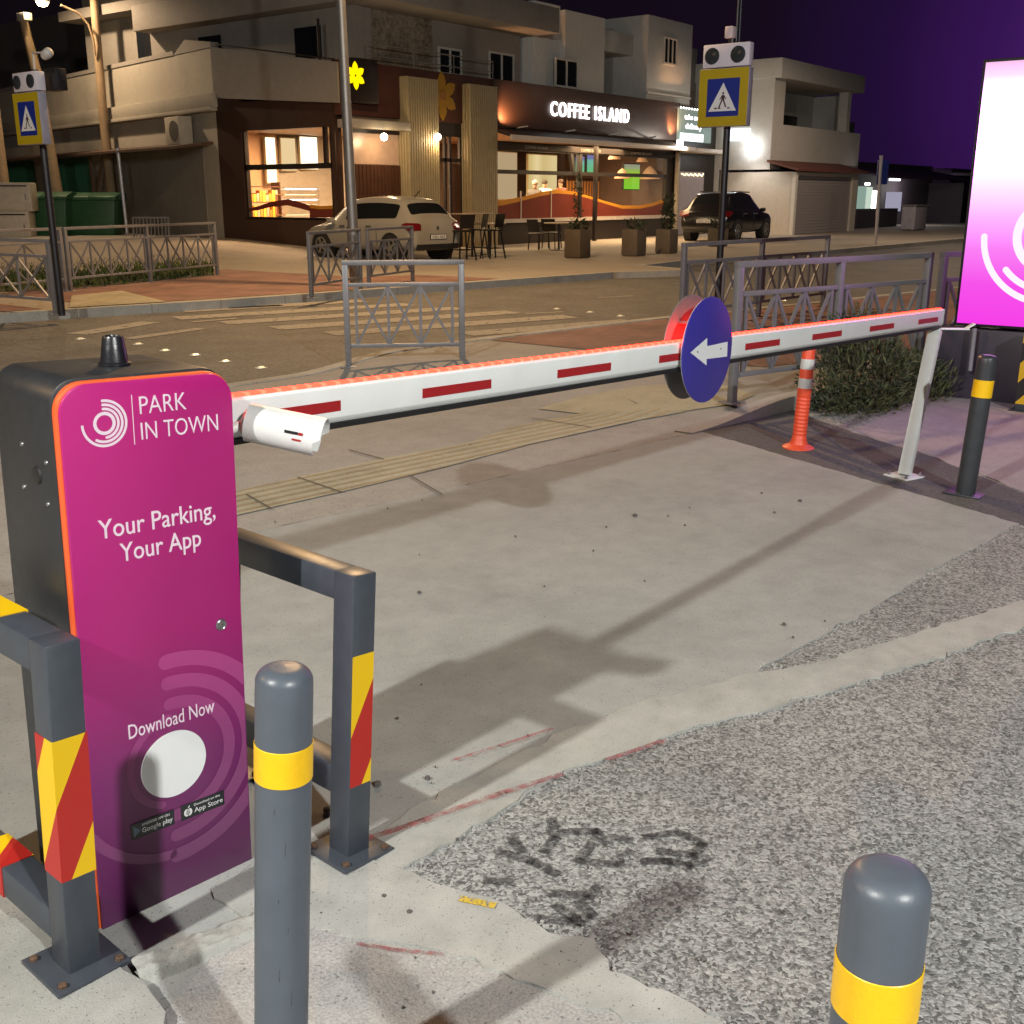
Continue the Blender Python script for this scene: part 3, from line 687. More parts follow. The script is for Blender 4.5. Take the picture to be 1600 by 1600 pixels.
c = t.nodes.new('ShaderNodeTexCoord'); wv = t.nodes.new('ShaderNodeTexWave'); wv.inputs['Scale'].default_value = 6.6; wv.inputs['Distortion'].default_value = 0; wv.bands_direction = 'X'
t.links.new(c.outputs['Object'], wv.inputs[0]); rp = t.nodes.new('ShaderNodeValToRGB'); rp.color_ramp.elements[0].position = .62; rp.color_ramp.elements[0].color = (40, .185, .095, 1); rp.color_ramp.elements[1].position = .95; rp.color_ramp.elements[1].color = (40, .31, .17, 1)
t.links.new(wv.outputs['Fac'], rp.inputs[0]); em = t.nodes.new('ShaderNodeEmission'); em.inputs[1].default_value = 1.5; t.links.new(rp.outputs[0], em.inputs[0]); o = t.nodes.new('ShaderNodeOutputMaterial'); t.links.new(em.outputs[0], o.inputs[0])
mb = MB(BM); mb.box(0, BL - .02, -.026, -.004, .0515, .0595); mb.build('light_strip', M_STRIP, boom, world=True, bevel=.003)
# ---- round arrow signs clamped to the boom
sgn = thing('direction_sign', 'round blue sign with white arrow pointing left, clamped on the white boom', 'sign', (3.9, 2.03, .8))
DC = pn(1105, 547, 1.982); DRAD = .205
M_BLUE = mat('violet blue sign face', (.035, .028, .26), .4, var=.02)
ax = Matrix.Rotation(R(90), 3, 'X')
def disc(c, r, y0, y1, name, m, seg=56):
    mb = MB(); mb.lathe([(r, 0), (r, y1 - y0)], (c.x, y1, c.z), seg, ax); return mb.build(name, m, sgn, world=True, bevel=.0015)
fd = disc(DC, DRAD, 1.978, 1.983, 'front_disc', M_BLUE)
disc(DC, DRAD - .001, 1.9835, 1.9860, 'disc_backing', mat('sign aluminium', (.55, .55, .56), .45, .3))
def PD(u, v): return pn(u, v, 1.9772)
ar = [(1079, 551), (1105, 528), (1105, 541), (1137, 534), (1136, 557), (1104, 561), (1104, 571)]
mb = MB(); mb.prism([PD(u, v) for u, v in ar], (0, .0012, 0)); mb.build('arrow', mat('white sign print', (.72, .73, .75), .45, var=0), fd, world=True)
for u, v in ((1090, 550), (1126, 545)):
    mb = MB(); mb.lathe([(.004, 0), (.003, .002)], PD(u, v), 10, ax); mb.build('rivet', M_STEEL, fd, world=True)
rc = Vector((DC.x + .018, 0, DC.z + .002)); rd = disc(rc, DRAD, 2.070, 2.075, 'rear_disc', mat('grey sign back', (.13, .12, .12), .5, var=.05))
for dx in (-.07, .07):
    mb = MB(); mb.bar((DC.x + dx, 1.9865, DC.z + .11), (DC.x + dx, 2.0695, DC.z + .11), .02, .01); mb.build('clamp', M_STEEL, sgn, world=True)
# ---- white surveillance camera on the cabinet's flank
ca, cb = pn(388, 660, 2.00), pn(499, 683, 1.86)
cm = thing('security_camera', 'white bullet security camera with dirty sunshield fixed beside the barrier cabinet', 'camera', tuple(ca))
cd = (cb - ca).normalized(); cs = cd.cross(Vector((0, 0, 1))).normalized(); cu = cs.cross(cd)
CM = Matrix(((cd.x, cs.x, cu.x, ca.x), (cd.y, cs.y, cu.y, ca.y), (cd.z, cs.z, cu.z, ca.z), (0, 0, 0, 1))); CL = (cb - ca).length
mb = MB(CM); nseg = 20
def oval(x, w, hh, z0=0): return [(x, w * math.cos(2 * math.pi * k / nseg), z0 + hh * math.sin(2 * math.pi * k / nseg)) for k in range(nseg)]
rings = [[mb._v(p) for p in oval(x, w, hh)] for x, w, hh in ((-.012, .018, .018), (-.008, .030, .030), (.002, .036, .037), (.03, .038, .040), (CL - .03, .038, .041), (CL - .028, .034, .036), (CL - .02, .033, .035))]
for A, B in zip(rings, rings[1:]):
    for j in range(nseg): mb.bm.faces.new([A[j], A[(j+1) % nseg], B[(j+1) % nseg], B[j]])
mb.bm.faces.new(rings[0][::-1]); mb.bm.faces.new(rings[-1]); body = mb.build('camera_body', M_WHITE2, cm, world=True, smooth=50)
mb = MB(CM); pts0, pts1 = [], []
for k in range(23):
    a = R(-64 + 308 * k / 22); pts0.append((.040 * math.cos(a), .043 * math.sin(a)))
for (xx0, xx1, g) in ((.0, CL + .012, 1.0),):
    for (A, B) in zip(pts0, pts0[1:]):
        for q in (1.0, 1.05):
            mb.face([(xx0, A[0] * q, A[1] * q), (xx1 - .016 * (A[1] < 0), A[0] * q * 1.05, A[1] * q * 1.05), (xx1 - .016 * (B[1] < 0), B[0] * q * 1.05, B[1] * q * 1.05), (xx0, B[0] * q, B[1] * q)])
    for A, B in zip(pts0, pts0[1:]):
        mb.face([(xx1 - .016 * (A[1] < 0), A[0] * 1.05, A[1] * 1.05), (xx1 - .016 * (A[1] < 0), A[0] * 1.1025, A[1] * 1.1025), (xx1 - .016 * (B[1] < 0), B[0] * 1.1025, B[1] * 1.1025), (xx1 - .016 * (B[1] < 0), B[0] * 1.05, B[1] * 1.05)])
bmesh.ops.remove_doubles(mb.bm, verts=mb.bm.verts[:], dist=.0002); mb.build('sunshield', M_WHITE2, cm, world=True, smooth=55)
mb = MB(CM); mb.lathe([(.026, 0), (.024, .004)], (CL - .0225, 0, 0), 20, Matrix.Rotation(R(90), 3, 'Y')); mb.build('lens', mat('camera lens', (.01, .01, .012), .1, var=0), cm, world=True)
mb = MB(); mb.tube([ca + Vector((-.005, .01, -.005)), ca + Vector((-.05, .03, -.02)), ca + Vector((-.09, .05, -.03))], .012, 10); mb.build('bracket', M_WHITE2, cm, world=True, smooth=40)
for z0, z1, xa, xb, mm in ((.006, .0125, .078, .103, M_BLACK), (.006, .0125, .104, .112, M_REDREF), (-.008, -.004, .093, .110, M_REDREF)):
    mb = MB(CM); mb.box(xa * CL / .135, xb * CL / .135, .0435, .0446, z0, z1); mb.build('maker_mark', mm, body, world=True)
# ---- steel guard frames
def guard_frame(label, loc, lean, L, H, hz_z, hz_name, rails, both=True):
    g = thing('crash_barrier', label, 'guard rail', loc, lean, 'guard frames round the barrier cabinet')
    w = .072
    def post(y):
        mb = MB(); mb.box(0, w, y, y + w, .008, H); return mb.build('post', M_DGREY2, g, bevel=.004)
    p1 = post(0); p2 = post(L - w)
    mb = MB(); mb.box(.0006, w - .0006, w - .002, L - w + .002, H - w, H - .0005); tr = mb.build('top_rail', M_DGREY2, g, bevel=.004)
    z0, z1 = rails; mb = MB(); mb.box(.0006, w - .0006, w - .002, L - w + .002, z0, z1); lr = mb.build('lower_rail', M_DGREY2, g, bevel=.004)
    for y in (0, L - w):
        mb = MB(); c = .045; mb.box(-c, w + c, y - c, y + w + c, 0, .010); bp_ = mb.build('base_plate', M_DGREY2, g, bevel=.002)
        for dx in (-c + .018, w + c - .018):
            for dy in (-c + .018, w + c - .018):
                mb = MB(); mb.lathe([(.010, 0), (.010, .006), (.006, .008)], (dx, y + dy, .010), 6); mb.build('bolt', M_RUST, bp_)
    mb = MB(); z0, z1 = hz_z; e = .0012
    mb.box(-e if both else .003, w + e if both else w - .003, -e, w * .98 if both else -.0002, z0, z1); mb.build('hazard_sticker', hz_name, p1)
    return g, lr, tr
M_DGREY2 = mat('anthracite steel paint', (0.052, 0.060, 0.075), .38, var=.10, scale=22, bump=.04, bscale=300, dirt=.15)
YL, RD = (0.80, 0.50, 0.004), (0.44, 0.020, 0.015)
HZ1 = hazard('yellow and red hazard tape', YL, RD, .42, 2.1, .10)
HZ2 = hazard('yellow and red hazard tape low', YL, RD, .42, 2.1, .03)
pR = pg(543, 1352, 0); guard_frame('dark grey steel guard right of the magenta cabinet, hazard tape on its post only', (pR.x + .0, pR.y + .0, .012), (0, R(4.6), R(-4)), .62, .735, (.195, .535), HZ1, (.16, .235), False)
pL = pg(108, 1530, .034)
gl, lrl, trl = guard_frame('dark grey steel guard left of the magenta cabinet, hazard tape on post and rails', (pL.x, pL.y, .034), (0, R(3.0), R(-4)), .62, .735, (.225, .535), HZ2, (.06, .132))
mb = MB(); mb.box(-.0012, .0736, .29, .42, .058, .1335); mb.build('hazard_sticker', HZ2, lrl)
mb = MB(); mb.box(-.0012, .0736, .225, .36, .662, .7365); mb.build('hazard_sticker', mat('yellow tape', YL, .4, var=.04), trl)
# ---- bollards
def bollard(label, loc, rot, r, H, m, band, plate=False, z_in=0.0):
    b = thing('bollard', label, 'bollard', loc, rot, 'steel bollards with yellow bands')
    rr = r * .42; pr_ = [(r, z_in)] + [(r, H - r * .55 - .02)]
    for k in range(1, 9):
        a = math.pi / 2 * k / 8; pr_.append((r - r * .55 + r * .55 * math.cos(a) if k < 8 else r * .45, H - r * .55 + r * .55 * math.sin(a)))
    pr_ += [(r * .25, H + .001), (.002, H + .002)]
    mb = MB(); mb.lathe(pr_, (0, 0, 0), 40); mb.build('tube', m, b, smooth=30)
    mb = MB(); z0, z1 = band; mb.lathe([(r + .0004, z0), (r + .0014, z0 + .001), (r + .0014, z1 - .001), (r + .0004, z1)], (0, 0, 0), 40, caps=False); mb.build('reflective_band', M_YELREF, b, smooth=30)
    if plate:
        mb = MB(); q = r * 1.9; mb.box(-q, q, -q, q, 0, .008); mb.build('base_plate', m, b, bevel=.002)
    return b
cx = Vector((-.354 * _sA + 1.55 * _cA, .354 * _cA + 1.55 * _sA, 0))
bollard('slate grey steel bollard with yellow band in front of the magenta cabinet', (cx.x - .035, cx.y + .046, .0), (R(2.2), R(3.0), 0), .0455, .895, M_GREYP, (.705, .768))
def scuffs(b, r, lst):
    for a, z, h_, t_ in lst:
        a = R(a); da = .028; q = r + .0006; mb = MB()
        mb.face([(q * math.cos(a), q * math.sin(a), z), (q * math.cos(a + da), q * math.sin(a + da), z + .003), (q * math.cos(a + da * (1 + t_)), q * math.sin(a + da * (1 + t_)), z + h_)])
        mb.build('scuff_mark', worn('dark scuffs', (.02, .02, .022), cover=.6, scale=300), b)
scuffs(bpy.data.objects['bollard'], .0455, [(-128, .585, .035, 1), (-120, .44, .02, .5), (-137, .35, .03, -.4), (-150, .66, .015, .6), (-112, .30, .04, .9), (-140, .50, .012, .2)])
c2 = Vector((.402 * _sA + 1.007 * _cA, -.402 * _cA + 1.007 * _sA, 0))
bollard('slate grey steel bollard with yellow band standing closest to the camera on the rough asphalt', (c2.x, c2.y, 0), (0, 0, 0), .0455, .912, M_GREYP, (.737, .800))
base = pg(1508, 771); bollard('slim dark grey bollard with yellow band beside the white rest post', tuple(base), (R(1.8), R(2.6), 0), .052, .775, mat('charcoal steel paint', (.035, .038, .045), .4, var=.1, scale=15, dirt=.2), (.545, .640), True)
# ---- white boom rest
wp = pg(1413, 745); wt = pn(1462, 514, 1.965)
rs_ = thing('boom_rest_post', 'white square post with bolted base plate holding up the boom tip', 'post', tuple(wp))
mb = MB(); mb.bar(wp + Vector((0, 0, .01)), wt, .066, .066, (1, 0, 0)); mb.build('post', M_WHITE, rs_, world=True, bevel=.004)
mb = MB(Matrix.Translation(wp) @ Matrix.Rotation(R(-22), 4, 'Z')); mb.box(-.085, .085, -.085, .085, .001, .011); mb.build('base_plate', M_WHITE, rs_, world=True, bevel=.002)
for dx in (-.062, .062):
    for dy in (-.062, .062):
        mb = MB(Matrix.Translation(wp) @ Matrix.Rotation(R(-22), 4, 'Z')); mb.lathe([(.011, .011), (.011, .020), (.006, .022), (.006, .034), (.002, .035)], (dx, dy, 0), 6); mb.build('bolt', M_STEEL, rs_, world=True)
mb = MB(); k0 = wt + Vector((0, 0, .004)); mb.bar(k0 + Vector((-.06, .09, -.002)), k0 + Vector((.10, -.16, -.002)), .05, .008); mb.bar(k0 + Vector((.09, -.145, .0)), k0 + Vector((.115, -.185, .03)), .05, .008); mb.bar(k0 + Vector((-.055, .085, 0)), k0 + Vector((-.07, .11, .03)), .05, .008)
mb.build('cradle', M_WHITE, rs_, world=True, bevel=.002)
# ---- orange delineator
cp = pg(1247, 700)
dl = thing('delineator_post', 'orange flexible delineator post with white bands on the dark asphalt patch', 'traffic post', tuple(cp), (R(1.5), R(1.5), 0))
M_OR = mat('orange plastic', (.78, .085, .035), .45, var=.08, scale=20)
mb = MB(); mb.lathe([(.105, 0), (.104, .008), (.085, .020), (.060, .030), (.052, .05), (.050, .06)], (0, 0, 0), 32); mb.build('base', M_OR, dl, smooth=40)
pf = [(.050, .055)]; z = .08
for k in range(11): pf += [(.046, z), (.043, z + .005), (.043, z + .014), (.046, z + .019)]; z += .025
pf += [(.044, .38), (.040, .70), (.034, .715), (.002, .717)]
mb = MB(); mb.lathe(pf, (0, 0, 0), 28); mb.build('tube', M_OR, dl, smooth=40)
for z0, z1 in ((.40, .465), (.525, .59)):
    mb = MB(); mb.lathe([(.0437, z0), (.0445, z0 + .002), (.0438, z1 - .002), (.043, z1)], (0, 0, 0), 28, caps=False); mb.build('reflective_band', mat('silver reflective band', (.55, .54, .55), .4), dl, smooth=40)
# ================================================================== STREET FURNITURE
def pd(u, v, Y):
    """pixel at depth Y straight ahead of the lens (horizontal)"""
    d = _ray(u, v); t = Y / (d.x * _cA + d.y * _sA); return Vector((d.x * t, d.y * t, CAM_H + d.z * t))
CAMX = Vector((_sA, -_cA, 0)); CAMY = Vector((_cA, _sA, 0)); RZC = YAW - R(90)
M_RAIL = mat('grey railing paint', (0.20, 0.195, 0.205), .4, .2, var=.10, scale=6, dirt=.2)
def railing(label, p0, p1, h, nx, plates=True, mids=0, w=.055):
    p0, p1 = Vector(p0), Vector(p1); d = p1 - p0; L = d.length; a = math.atan2(d.y, d.x)
    g = thing('railing', label, 'railing', tuple(p0), (0, 0, a), 'grey pedestrian railings along the road')
    M_ = M_RAIL
    for x in [0] + [L * (k + 1) / (mids + 1) for k in range(mids)] + [L]:
        mb = MB(); mb.box(x - w / 2, x + w / 2, -w / 2, w / 2, 0, h - .035); p = mb.build('post', M_, g, bevel=.004)
        if plates:
            mb = MB(); mb.box(x - .075, x + .075, -.075, .075, .0, .010); mb.build('base_plate', M_, p, bevel=.002)
    zt, zm, zb = h - .02, h * .775, h * .20
    for nm, z, hh, ww in (('top_rail', zt, .045, .055), ('middle_rail', zm, .036, .036), ('bottom_rail', zb, .036, .036)):
        mb = MB(); mb.bar((-.03 if nm[0] == 't' else 0, 0, z), (L + (.03 if nm[0] == 't' else 0), 0, z), ww, hh); mb.build(nm, M_, g, bevel=.003)
    mb = MB(); bays = mids + 1
    for b in range(bays):
        xa, xb = L * b / bays + .09, L * (b + 1) / bays - .09; n = nx
        for k in range(n + 1):
            x = xa + (xb - xa) * k / n; mb.bar((x, 0, zb), (x, 0, zm), .026, .026)
        for k in range(n):
            xl, xr = xa + (xb - xa) * k / n, xa + (xb - xa) * (k + 1) / n
            mb.bar((xl, 0.004, zb + .01), (xr, 0.004, zm - .01), .022, .022); mb.bar((xl, -.004, zm - .01), (xr, -.004, zb + .01), .022, .022)
    mb.build('lattice', M_, g)
    return g
def pr2(u, v): return pr(u, v)
railing('short grey railing with three crosses standing alone at the kerb across from the white car', pr2(545, 573) + Vector((0, 0, 0)), pr2(722, 559), .985, 3)
rf0 = pr2(1143, 638); rf0.z = .10; rf1 = Vector((9.62, 2.94, .10))
railing('long grey railing beside the orange post, lit pink toward the glowing sign', rf0, rf1, 1.04, 3, mids=1)
railing('grey railing carrying on behind the glowing pink sign', Vector((9.80, 2.87, .10)), Vector((12.1, 1.96, .10)), 1.04, 3, mids=1)
railing('grey railing across the pavement behind the round blue sign', Vector((11.4, 6.25, .10)), Vector((14.9, 5.95, .10)), .98, 4, mids=1)
q0 = pg(88, 492, .12); railing('grey railing by the tall black pole of the small crossing sign', q0, q0 + Vector((-.25, 2.6, 0)), .95, 4)
q0 = pg(111, 455, .12); q1 = pg(340, 430, .12); railing('two bay grey railing in front of the grass bed', q0, q1, 1.0, 4, mids=1)
railing('grey railing left of the grass bed, half behind the crossing sign pole', q0 + Vector((-2.8, -.75, 0)), q0 + Vector((-.12, -.05, 0)), 1.0, 4)
c0, c1, c2_, c3 = pg(487, 466, .12), pg(564, 452, .12), pg(577, 450, .12), pg(645, 440, .12)
railing('grey railing in front of the white hatchback, bay nearest the zebra crossing', c0, c1, .97, 3)
railing('grey railing in front of the white hatchback, bay behind the steel lamp pole', c2_, c3, .97, 3)
# ---- crossing signs
M_YB = mat('yellow sign face', (.42, .31, .010), .4, var=.04); M_BB = mat('blue sign face', (.010, .025, .22), .4, var=.03)
M_SPOLE = mat('dark sign pole paint', (.018, .017, .020), .4, .2, var=.1)
def crossing_sign(label, base, top_z, zs, W_, turn=0.0, lean=(0, 0)):
    zb, zt, zbox = zs
    g = thing('crossing_sign', label, 'road sign', tuple(base), (lean[0], lean[1], turn), 'pedestrian crossing signs with twin flashers')
    mb = MB(); mb.tube([(0, 0, 0), (0, 0, top_z)], .045, 14); mb.build('pole', M_SPOLE, g, smooth=40)
    zb, zt, zbox = [z - base[2] for z in (zb, zt, zbox)]
    D = .055
    mb = MB(); mb.box(-D - .11, -D, -W_ / 2, W_ / 2, zb, zt); bx = mb.build('sign_box', mat('grey sign casing', (.30, .28, .34), .5), g, bevel=.006)
    X = -D - .1115
    mb = MB(); mb.box(X - .001, X + .001, -W_ / 2 + .006, W_ / 2 - .006, zb + .006, zt - .006); mb.build('yellow_board', M_YB, bx)
    # seen from -X: local -Y is the viewer's right
    hw = W_ * .325; cz = (zb + zt) / 2; hh = (zt - zb) * .325
    mb = MB(); mb.box(X - .0025, X - .0005, -hw, hw, cz - hh, cz + hh); mb.build('blue_square', M_BB, bx)
    mb = MB(); mb.prism([(X - .004, hw * .86, cz - hh * .72), (X - .004, -hw * .86, cz - hh * .72), (X - .004, 0, cz + hh * .78)], (.001, 0, 0)); mb.build('white_triangle', M_WHITE, bx)
    mb = MB(); f = X - .0055; s = hw
    def pq(*pts): mb.face([(f, -y * s, cz + z * s) for y, z in pts])
    pq(*[(.02 + .06 * math.cos(k * .7854), .22 + .07 * math.sin(k * .7854)) for k in range(8)])
    pq((-.05, .13), (.09, .13), (.10, -.12), (-.08, -.12)); pq((-.08, -.12), (.02, -.12), (-.16, -.52), (-.25, -.52)); pq((.0, -.12), (.10, -.12), (.26, -.52), (.17, -.52))
    pq((-.05, .12), (-.20, -.10), (-.16, -.12), (-.02, .05)); pq((.09, .12), (.22, -.08), (.18, -.11), (.06, .05))
    for y0 in (-.50, -.28, .30): pq((y0, -.60), (y0 + .20, -.60), (y0 + .14, -.53), (y0 + .02, -.53))
    mb.build('walking_figure', mat('dark figure print', (.06, .02, .03), .5, var=0), bx)
    hb = zbox - zt - .012
    mb = MB(); mb.box(-D - .10, -D + .02, -W_ / 2 + .02, W_ / 2 - .03, zt + .012, zbox); fb = mb.build('flasher_box', mat('white flasher casing', (.62, .58, .64), .45, var=.04), g, bevel=.012)
    for y in (W_ / 2 - .02 - hb * .52, -W_ / 2 + .03 + hb * .52):
        mb = MB(); mb.lathe([(hb * .36, 0), (hb * .36, .014), (hb * .30, .018), (hb * .12, .024), (.001, .026)], (-D - .0995, y, zt + .012 + hb / 2), 20, Matrix.Rotation(R(-90), 3, 'Y')); mb.build('flasher', mat('dark lens', (.03, .035, .04), .2, var=.3, scale=90), fb, smooth=40)
    return g
sb = pn(1121, 470, 6.9); sb = Vector((sb.x, 6.9, .10))
gs = crossing_sign('tall blue and yellow pedestrian crossing sign with white twin flashers above the round blue sign', sb, 3.45, (2.455, 3.16, 3.45), .70, lean=(0, R(.5)))
mb = MB(); mb.box(-.10, .02, -.05, .06, 3.42, 3.56); mb.build('sensor', mat('pink white sensor', (.60, .50, .50), .5), gs, bevel=.012)
mb = MB(); mb.tube([(.02, -.05, 3.3), (.02, -.05, 4.3)], .016, 8); mb.tube([(.02, -.09, 3.3), (.02, -.09, 4.3)], .012, 8); mb.build('antenna', M_SPOLE, gs)
lb = pg(97, 493, .12)
g2 = crossing_sign('smaller blue and yellow pedestrian crossing sign on black pole at the far kerb', lb, 2.95, (2.20, 2.80, 3.03), .58, lean=(R(-.2), R(.3)))
mb = MB(); mb.lathe([(.05, 0), (.06, .05), (.055, .12), (.02, .15)], (-.02, -.28, 3.08), 14, Matrix.Rotation(R(70), 3, 'X')); mb.tube([(0, 0, 2.9), (0, 0, 3.14), (-.02, -.26, 3.12)], .015, 8); mb.build('sensor', mat('grey sensor', (.5, .48, .45), .5), g2, smooth=50)
mb = MB(); mb.box(.02, .16, -.42, -.14, 2.70, 2.95); mb.build('control_box', M_SPOLE, g2, bevel=.01)
# ---- glowing totem sign
SX = 9.22
e0, e1 = ps(1495, 504, SX), ps(1538, 98, SX)
TN, TB, TT = 2.62, .60, 2.60
tn = e0.y; TB = e0.z; TT = ps(1536, 98, SX).z
tm = thing('light_totem', 'glowing white to pink illuminated parking totem on a dark plinth', 'illuminated sign', (SX, tn, 0))
TWD = 1.45
mb = MB(); mb.box(.0, .26, -TWD - .02, .022, TB - .02, TT + .022); cs_ = mb.build('casing', M_BLACK, tm, bevel=.006)
stops = [(0, (.92, .050, .80)), (.16, (.93, .085, .83)), (.30, (.98, .22, .93)), (.42, (1.3, .48, 1.3)), (.52, (2.0, .80, 2.1)), (.59, (4.0, 1.05, 4.6)), (.66, (6.5, 2.2, 7.6)), (.84, (6.5, 2.4, 7.6)), (.95, (1.3, .80, 1.25)), (1, (.98, .55, .85))]
M_TOT = zramp('lit totem print', stops, TB, TT, emit=True, strength=1.0)
M_TOTB = zramp('lit totem print back', stops, TB, TT, emit=True, strength=.9)
mb = MB(); mb.box(-.003, -.0005, -TWD, 0, TB, TT); fc = mb.build('lit_face', M_TOT, tm)
mb = MB(); mb.box(.2605, .263, -TWD, 0, TB, TT); mb.build('lit_back', M_TOTB, tm)  # unseen rear face, added to light the street behind the sign
LC = ps(1648, 368, SX); rr_ = (ps(1533, 372, SX) - LC).length
M_TW = emission('lit white print', (1.0, .80, .99), 1.15)
mb = MB(Matrix.Translation((0, LC.y - tn, LC.z)) @ Matrix.Rotation(R(-90), 4, 'Z'))
arc_ring(mb, 0, 0, rr_ * .44, rr_ * .56, 0, 360, -.0036, n=60)
for k0, k1, a0, a1 in ((.91, 1.0, -178, 92), (.735, .825, -140, 92), (.60, .69, -100, 92)): arc_ring(mb, 0, 0, rr_ * k0, rr_ * k1, a0, a1, -.0036, n=60)
mb.build('emblem', M_TW, fc)
M_PLI = mat('dark plinth paint', (.045, .035, .055), .45, var=.15, scale=5)
mb = MB(); mb.box(.03, .75, -TWD - .05, .16, 0.0, TB - .045); mb.build('plinth', M_PLI, tm, bevel=.01)
mb = MB(); mb.tube([(-.06, -.16, .25), (-.06, -.16, TB - .03)], .018, 10); mb.build('cable_duct', mat('grey duct', (.22, .21, .24), .5), tm, smooth=40)
gp_ = pg(1606, 642)
gpt = thing('guard_post', 'black and yellow striped guard post at the foot of the glowing pink totem', 'bollard', tuple(gp_))
mb = MB(); mb.box(-.08, .08, -.08, .08, .01, .62); pp = mb.build('post', M_DGREY2, gpt, bevel=.004)
mb = MB(); mb.box(-.0815, .0815, -.0815, .0815, .06, .60); mb.build('hazard_sticker', hazard('black and yellow tape', (.012, .012, .012), (.62, .36, .01), .30, 1.1, .05), pp)
mb = MB(); mb.box(-.12, .12, -.12, .12, 0, .010); mb.build('base_plate', M_DGREY2, gpt)
# ---- bush on the verge
M_LEAF = mat('dark olive leaves', (0.036, 0.047, 0.019), .6, var=.5, scale=9)
M_TWIG = mat('twigs', (.07, .05, .035), .8, var=.3)
def leaf_clump(name, parent, blobs, count, size, m, seed, droop=.3, long=2.2, sparse=0.0):
    rnd = random.Random(seed); bm = bmesh.new()
    tot = sum(b[3] * b[4] * b[5] for b in blobs)
    for (x, y, z, rx, ry, rz) in blobs:
        for _ in range(int(count * rx * ry * rz / tot)):
            while True:
                v = Vector((rnd.uniform(-1, 1), rnd.uniform(-1, 1), rnd.uniform(-1, 1)))
                if v.length < 1: break
            v = v.normalized() * (v.length ** .5)
            p = Vector((x + v.x * rx, y + v.y * ry, z + v.z * rz))
            if p.z < .01: p.z = rnd.uniform(.01, .06)
            s = size * rnd.uniform(.55, 1.4); dr = (v + Vector((rnd.gauss(0, .7), rnd.gauss(0, .7), rnd.gauss(.2, .6) - droop))).normalized()
            sd = dr.cross(Vector((rnd.gauss(0, 1), rnd.gauss(0, 1), rnd.gauss(0, 1)))).normalized(); up_ = sd.cross(dr) * s * .15
            a = p; b = p + dr * s * long * .5 + sd * s * .5 + up_; c = p + dr * s * long; d = p + dr * s * long * .5 - sd * s * .5 + up_
            bm.faces.new([bm.verts.new(q) for q in (a, b, c, d)])
    me = bpy.data.meshes.new(name); bm.to_mesh(me); bm.free(); me.materials.append(m); return link(name, me, parent)
bc = pg(1352, 640)
bu = thing('shrub', 'sprawling dark green shrub on the verge behind the orange delineator post', 'shrub', (bc.x + .15, bc.y, 0))
M_LEAF2 = mat('olive blades', (.075, .080, .032), .65, var=.45, scale=12)
leaf_clump('foliage', bu, [(-.28, .22, .24, .28, .26, .32), (-.08, .02, .26, .32, .28, .36), (.22, .02, .18, .34, .28, .28), (.55, -.10, .15, .34, .25, .24), (.9, -.18, .11, .32, .24, .18), (1.25, -.3, .06, .30, .22, .10), (-.18, .2, .55, .15, .17, .18), (.10, .1, .46, .12, .14, .15), (-.48, .12, .10, .16, .2, .14)], 6200, .015, M_LEAF, 3, droop=-.25, long=3.2)
leaf_clump('foliage', bu, [(-.15, .0, .22, .50, .34, .36), (.55, -.12, .12, .6, .32, .24), (1.1, -.25, .05, .5, .26, .12), (-.1, .15, .62, .2, .2, .16)], 3000, .011, M_LEAF2, 11, droop=-.9, long=6.5)
mb = MB(); rnd = random.Random(8)
for k in range(26):
    x = rnd.uniform(-.35, .9); y = rnd.uniform(-.15, .15); mb.tube([(x, y, 0), (x + rnd.gauss(0, .06), y + rnd.gauss(0, .06), .2), (x + rnd.gauss(0, .14), y + rnd.gauss(0, .12), rnd.uniform(.3, .62) * (1 - .4 * max(0, x)))], .004, 5, .002)
mb.build('twigs', M_TWIG, bu)
# ---- lamp poles
M_LPOLE = mat('galvanised lamp pole', (.27, .26, .25), .4, .5, var=.12, scale=4)
p0 = pg(556, 447, .12); Yp = p0.x * _cA + p0.y * _sA; p1 = pd(532, -8, Yp); dz = p1 - p0
lp = thing('lamp_pole', 'tall galvanised street lamp pole standing in front of the white hatchback', 'lamp pole', tuple(p0))
ptop = p0 + dz * (8.0 / dz.z)
mb = MB(); mb.tube([p0, p0 + dz * .2], .10, 16); mb.tube([p0 + dz * .195, ptop], .088, 16, .06); mb.build('pole', M_LPOLE, lp, world=True, smooth=40)
mb = MB(); mb.box(-.2, .2, -.2, .2, 0, .015); mb.build('base_plate', M_LPOLE, lp)
mb = MB(); mb.tube([ptop, ptop + Vector((-.3, -.6, .35)), ptop + Vector((-.7, -1.5, .45))], .04, 10); mb.build('arm', M_LPOLE, lp, world=True, smooth=40)
mb = MB(Matrix.Translation(ptop + Vector((-.85, -1.85, .44)))); mb.box(-.16, .16, -.35, .35, .0, .10); mb.build('lamp_head', M_LPOLE, lp, world=True, bevel=.02)
M_SOD = emission('sodium lamp glow', (1.0, .72, .34), 60)
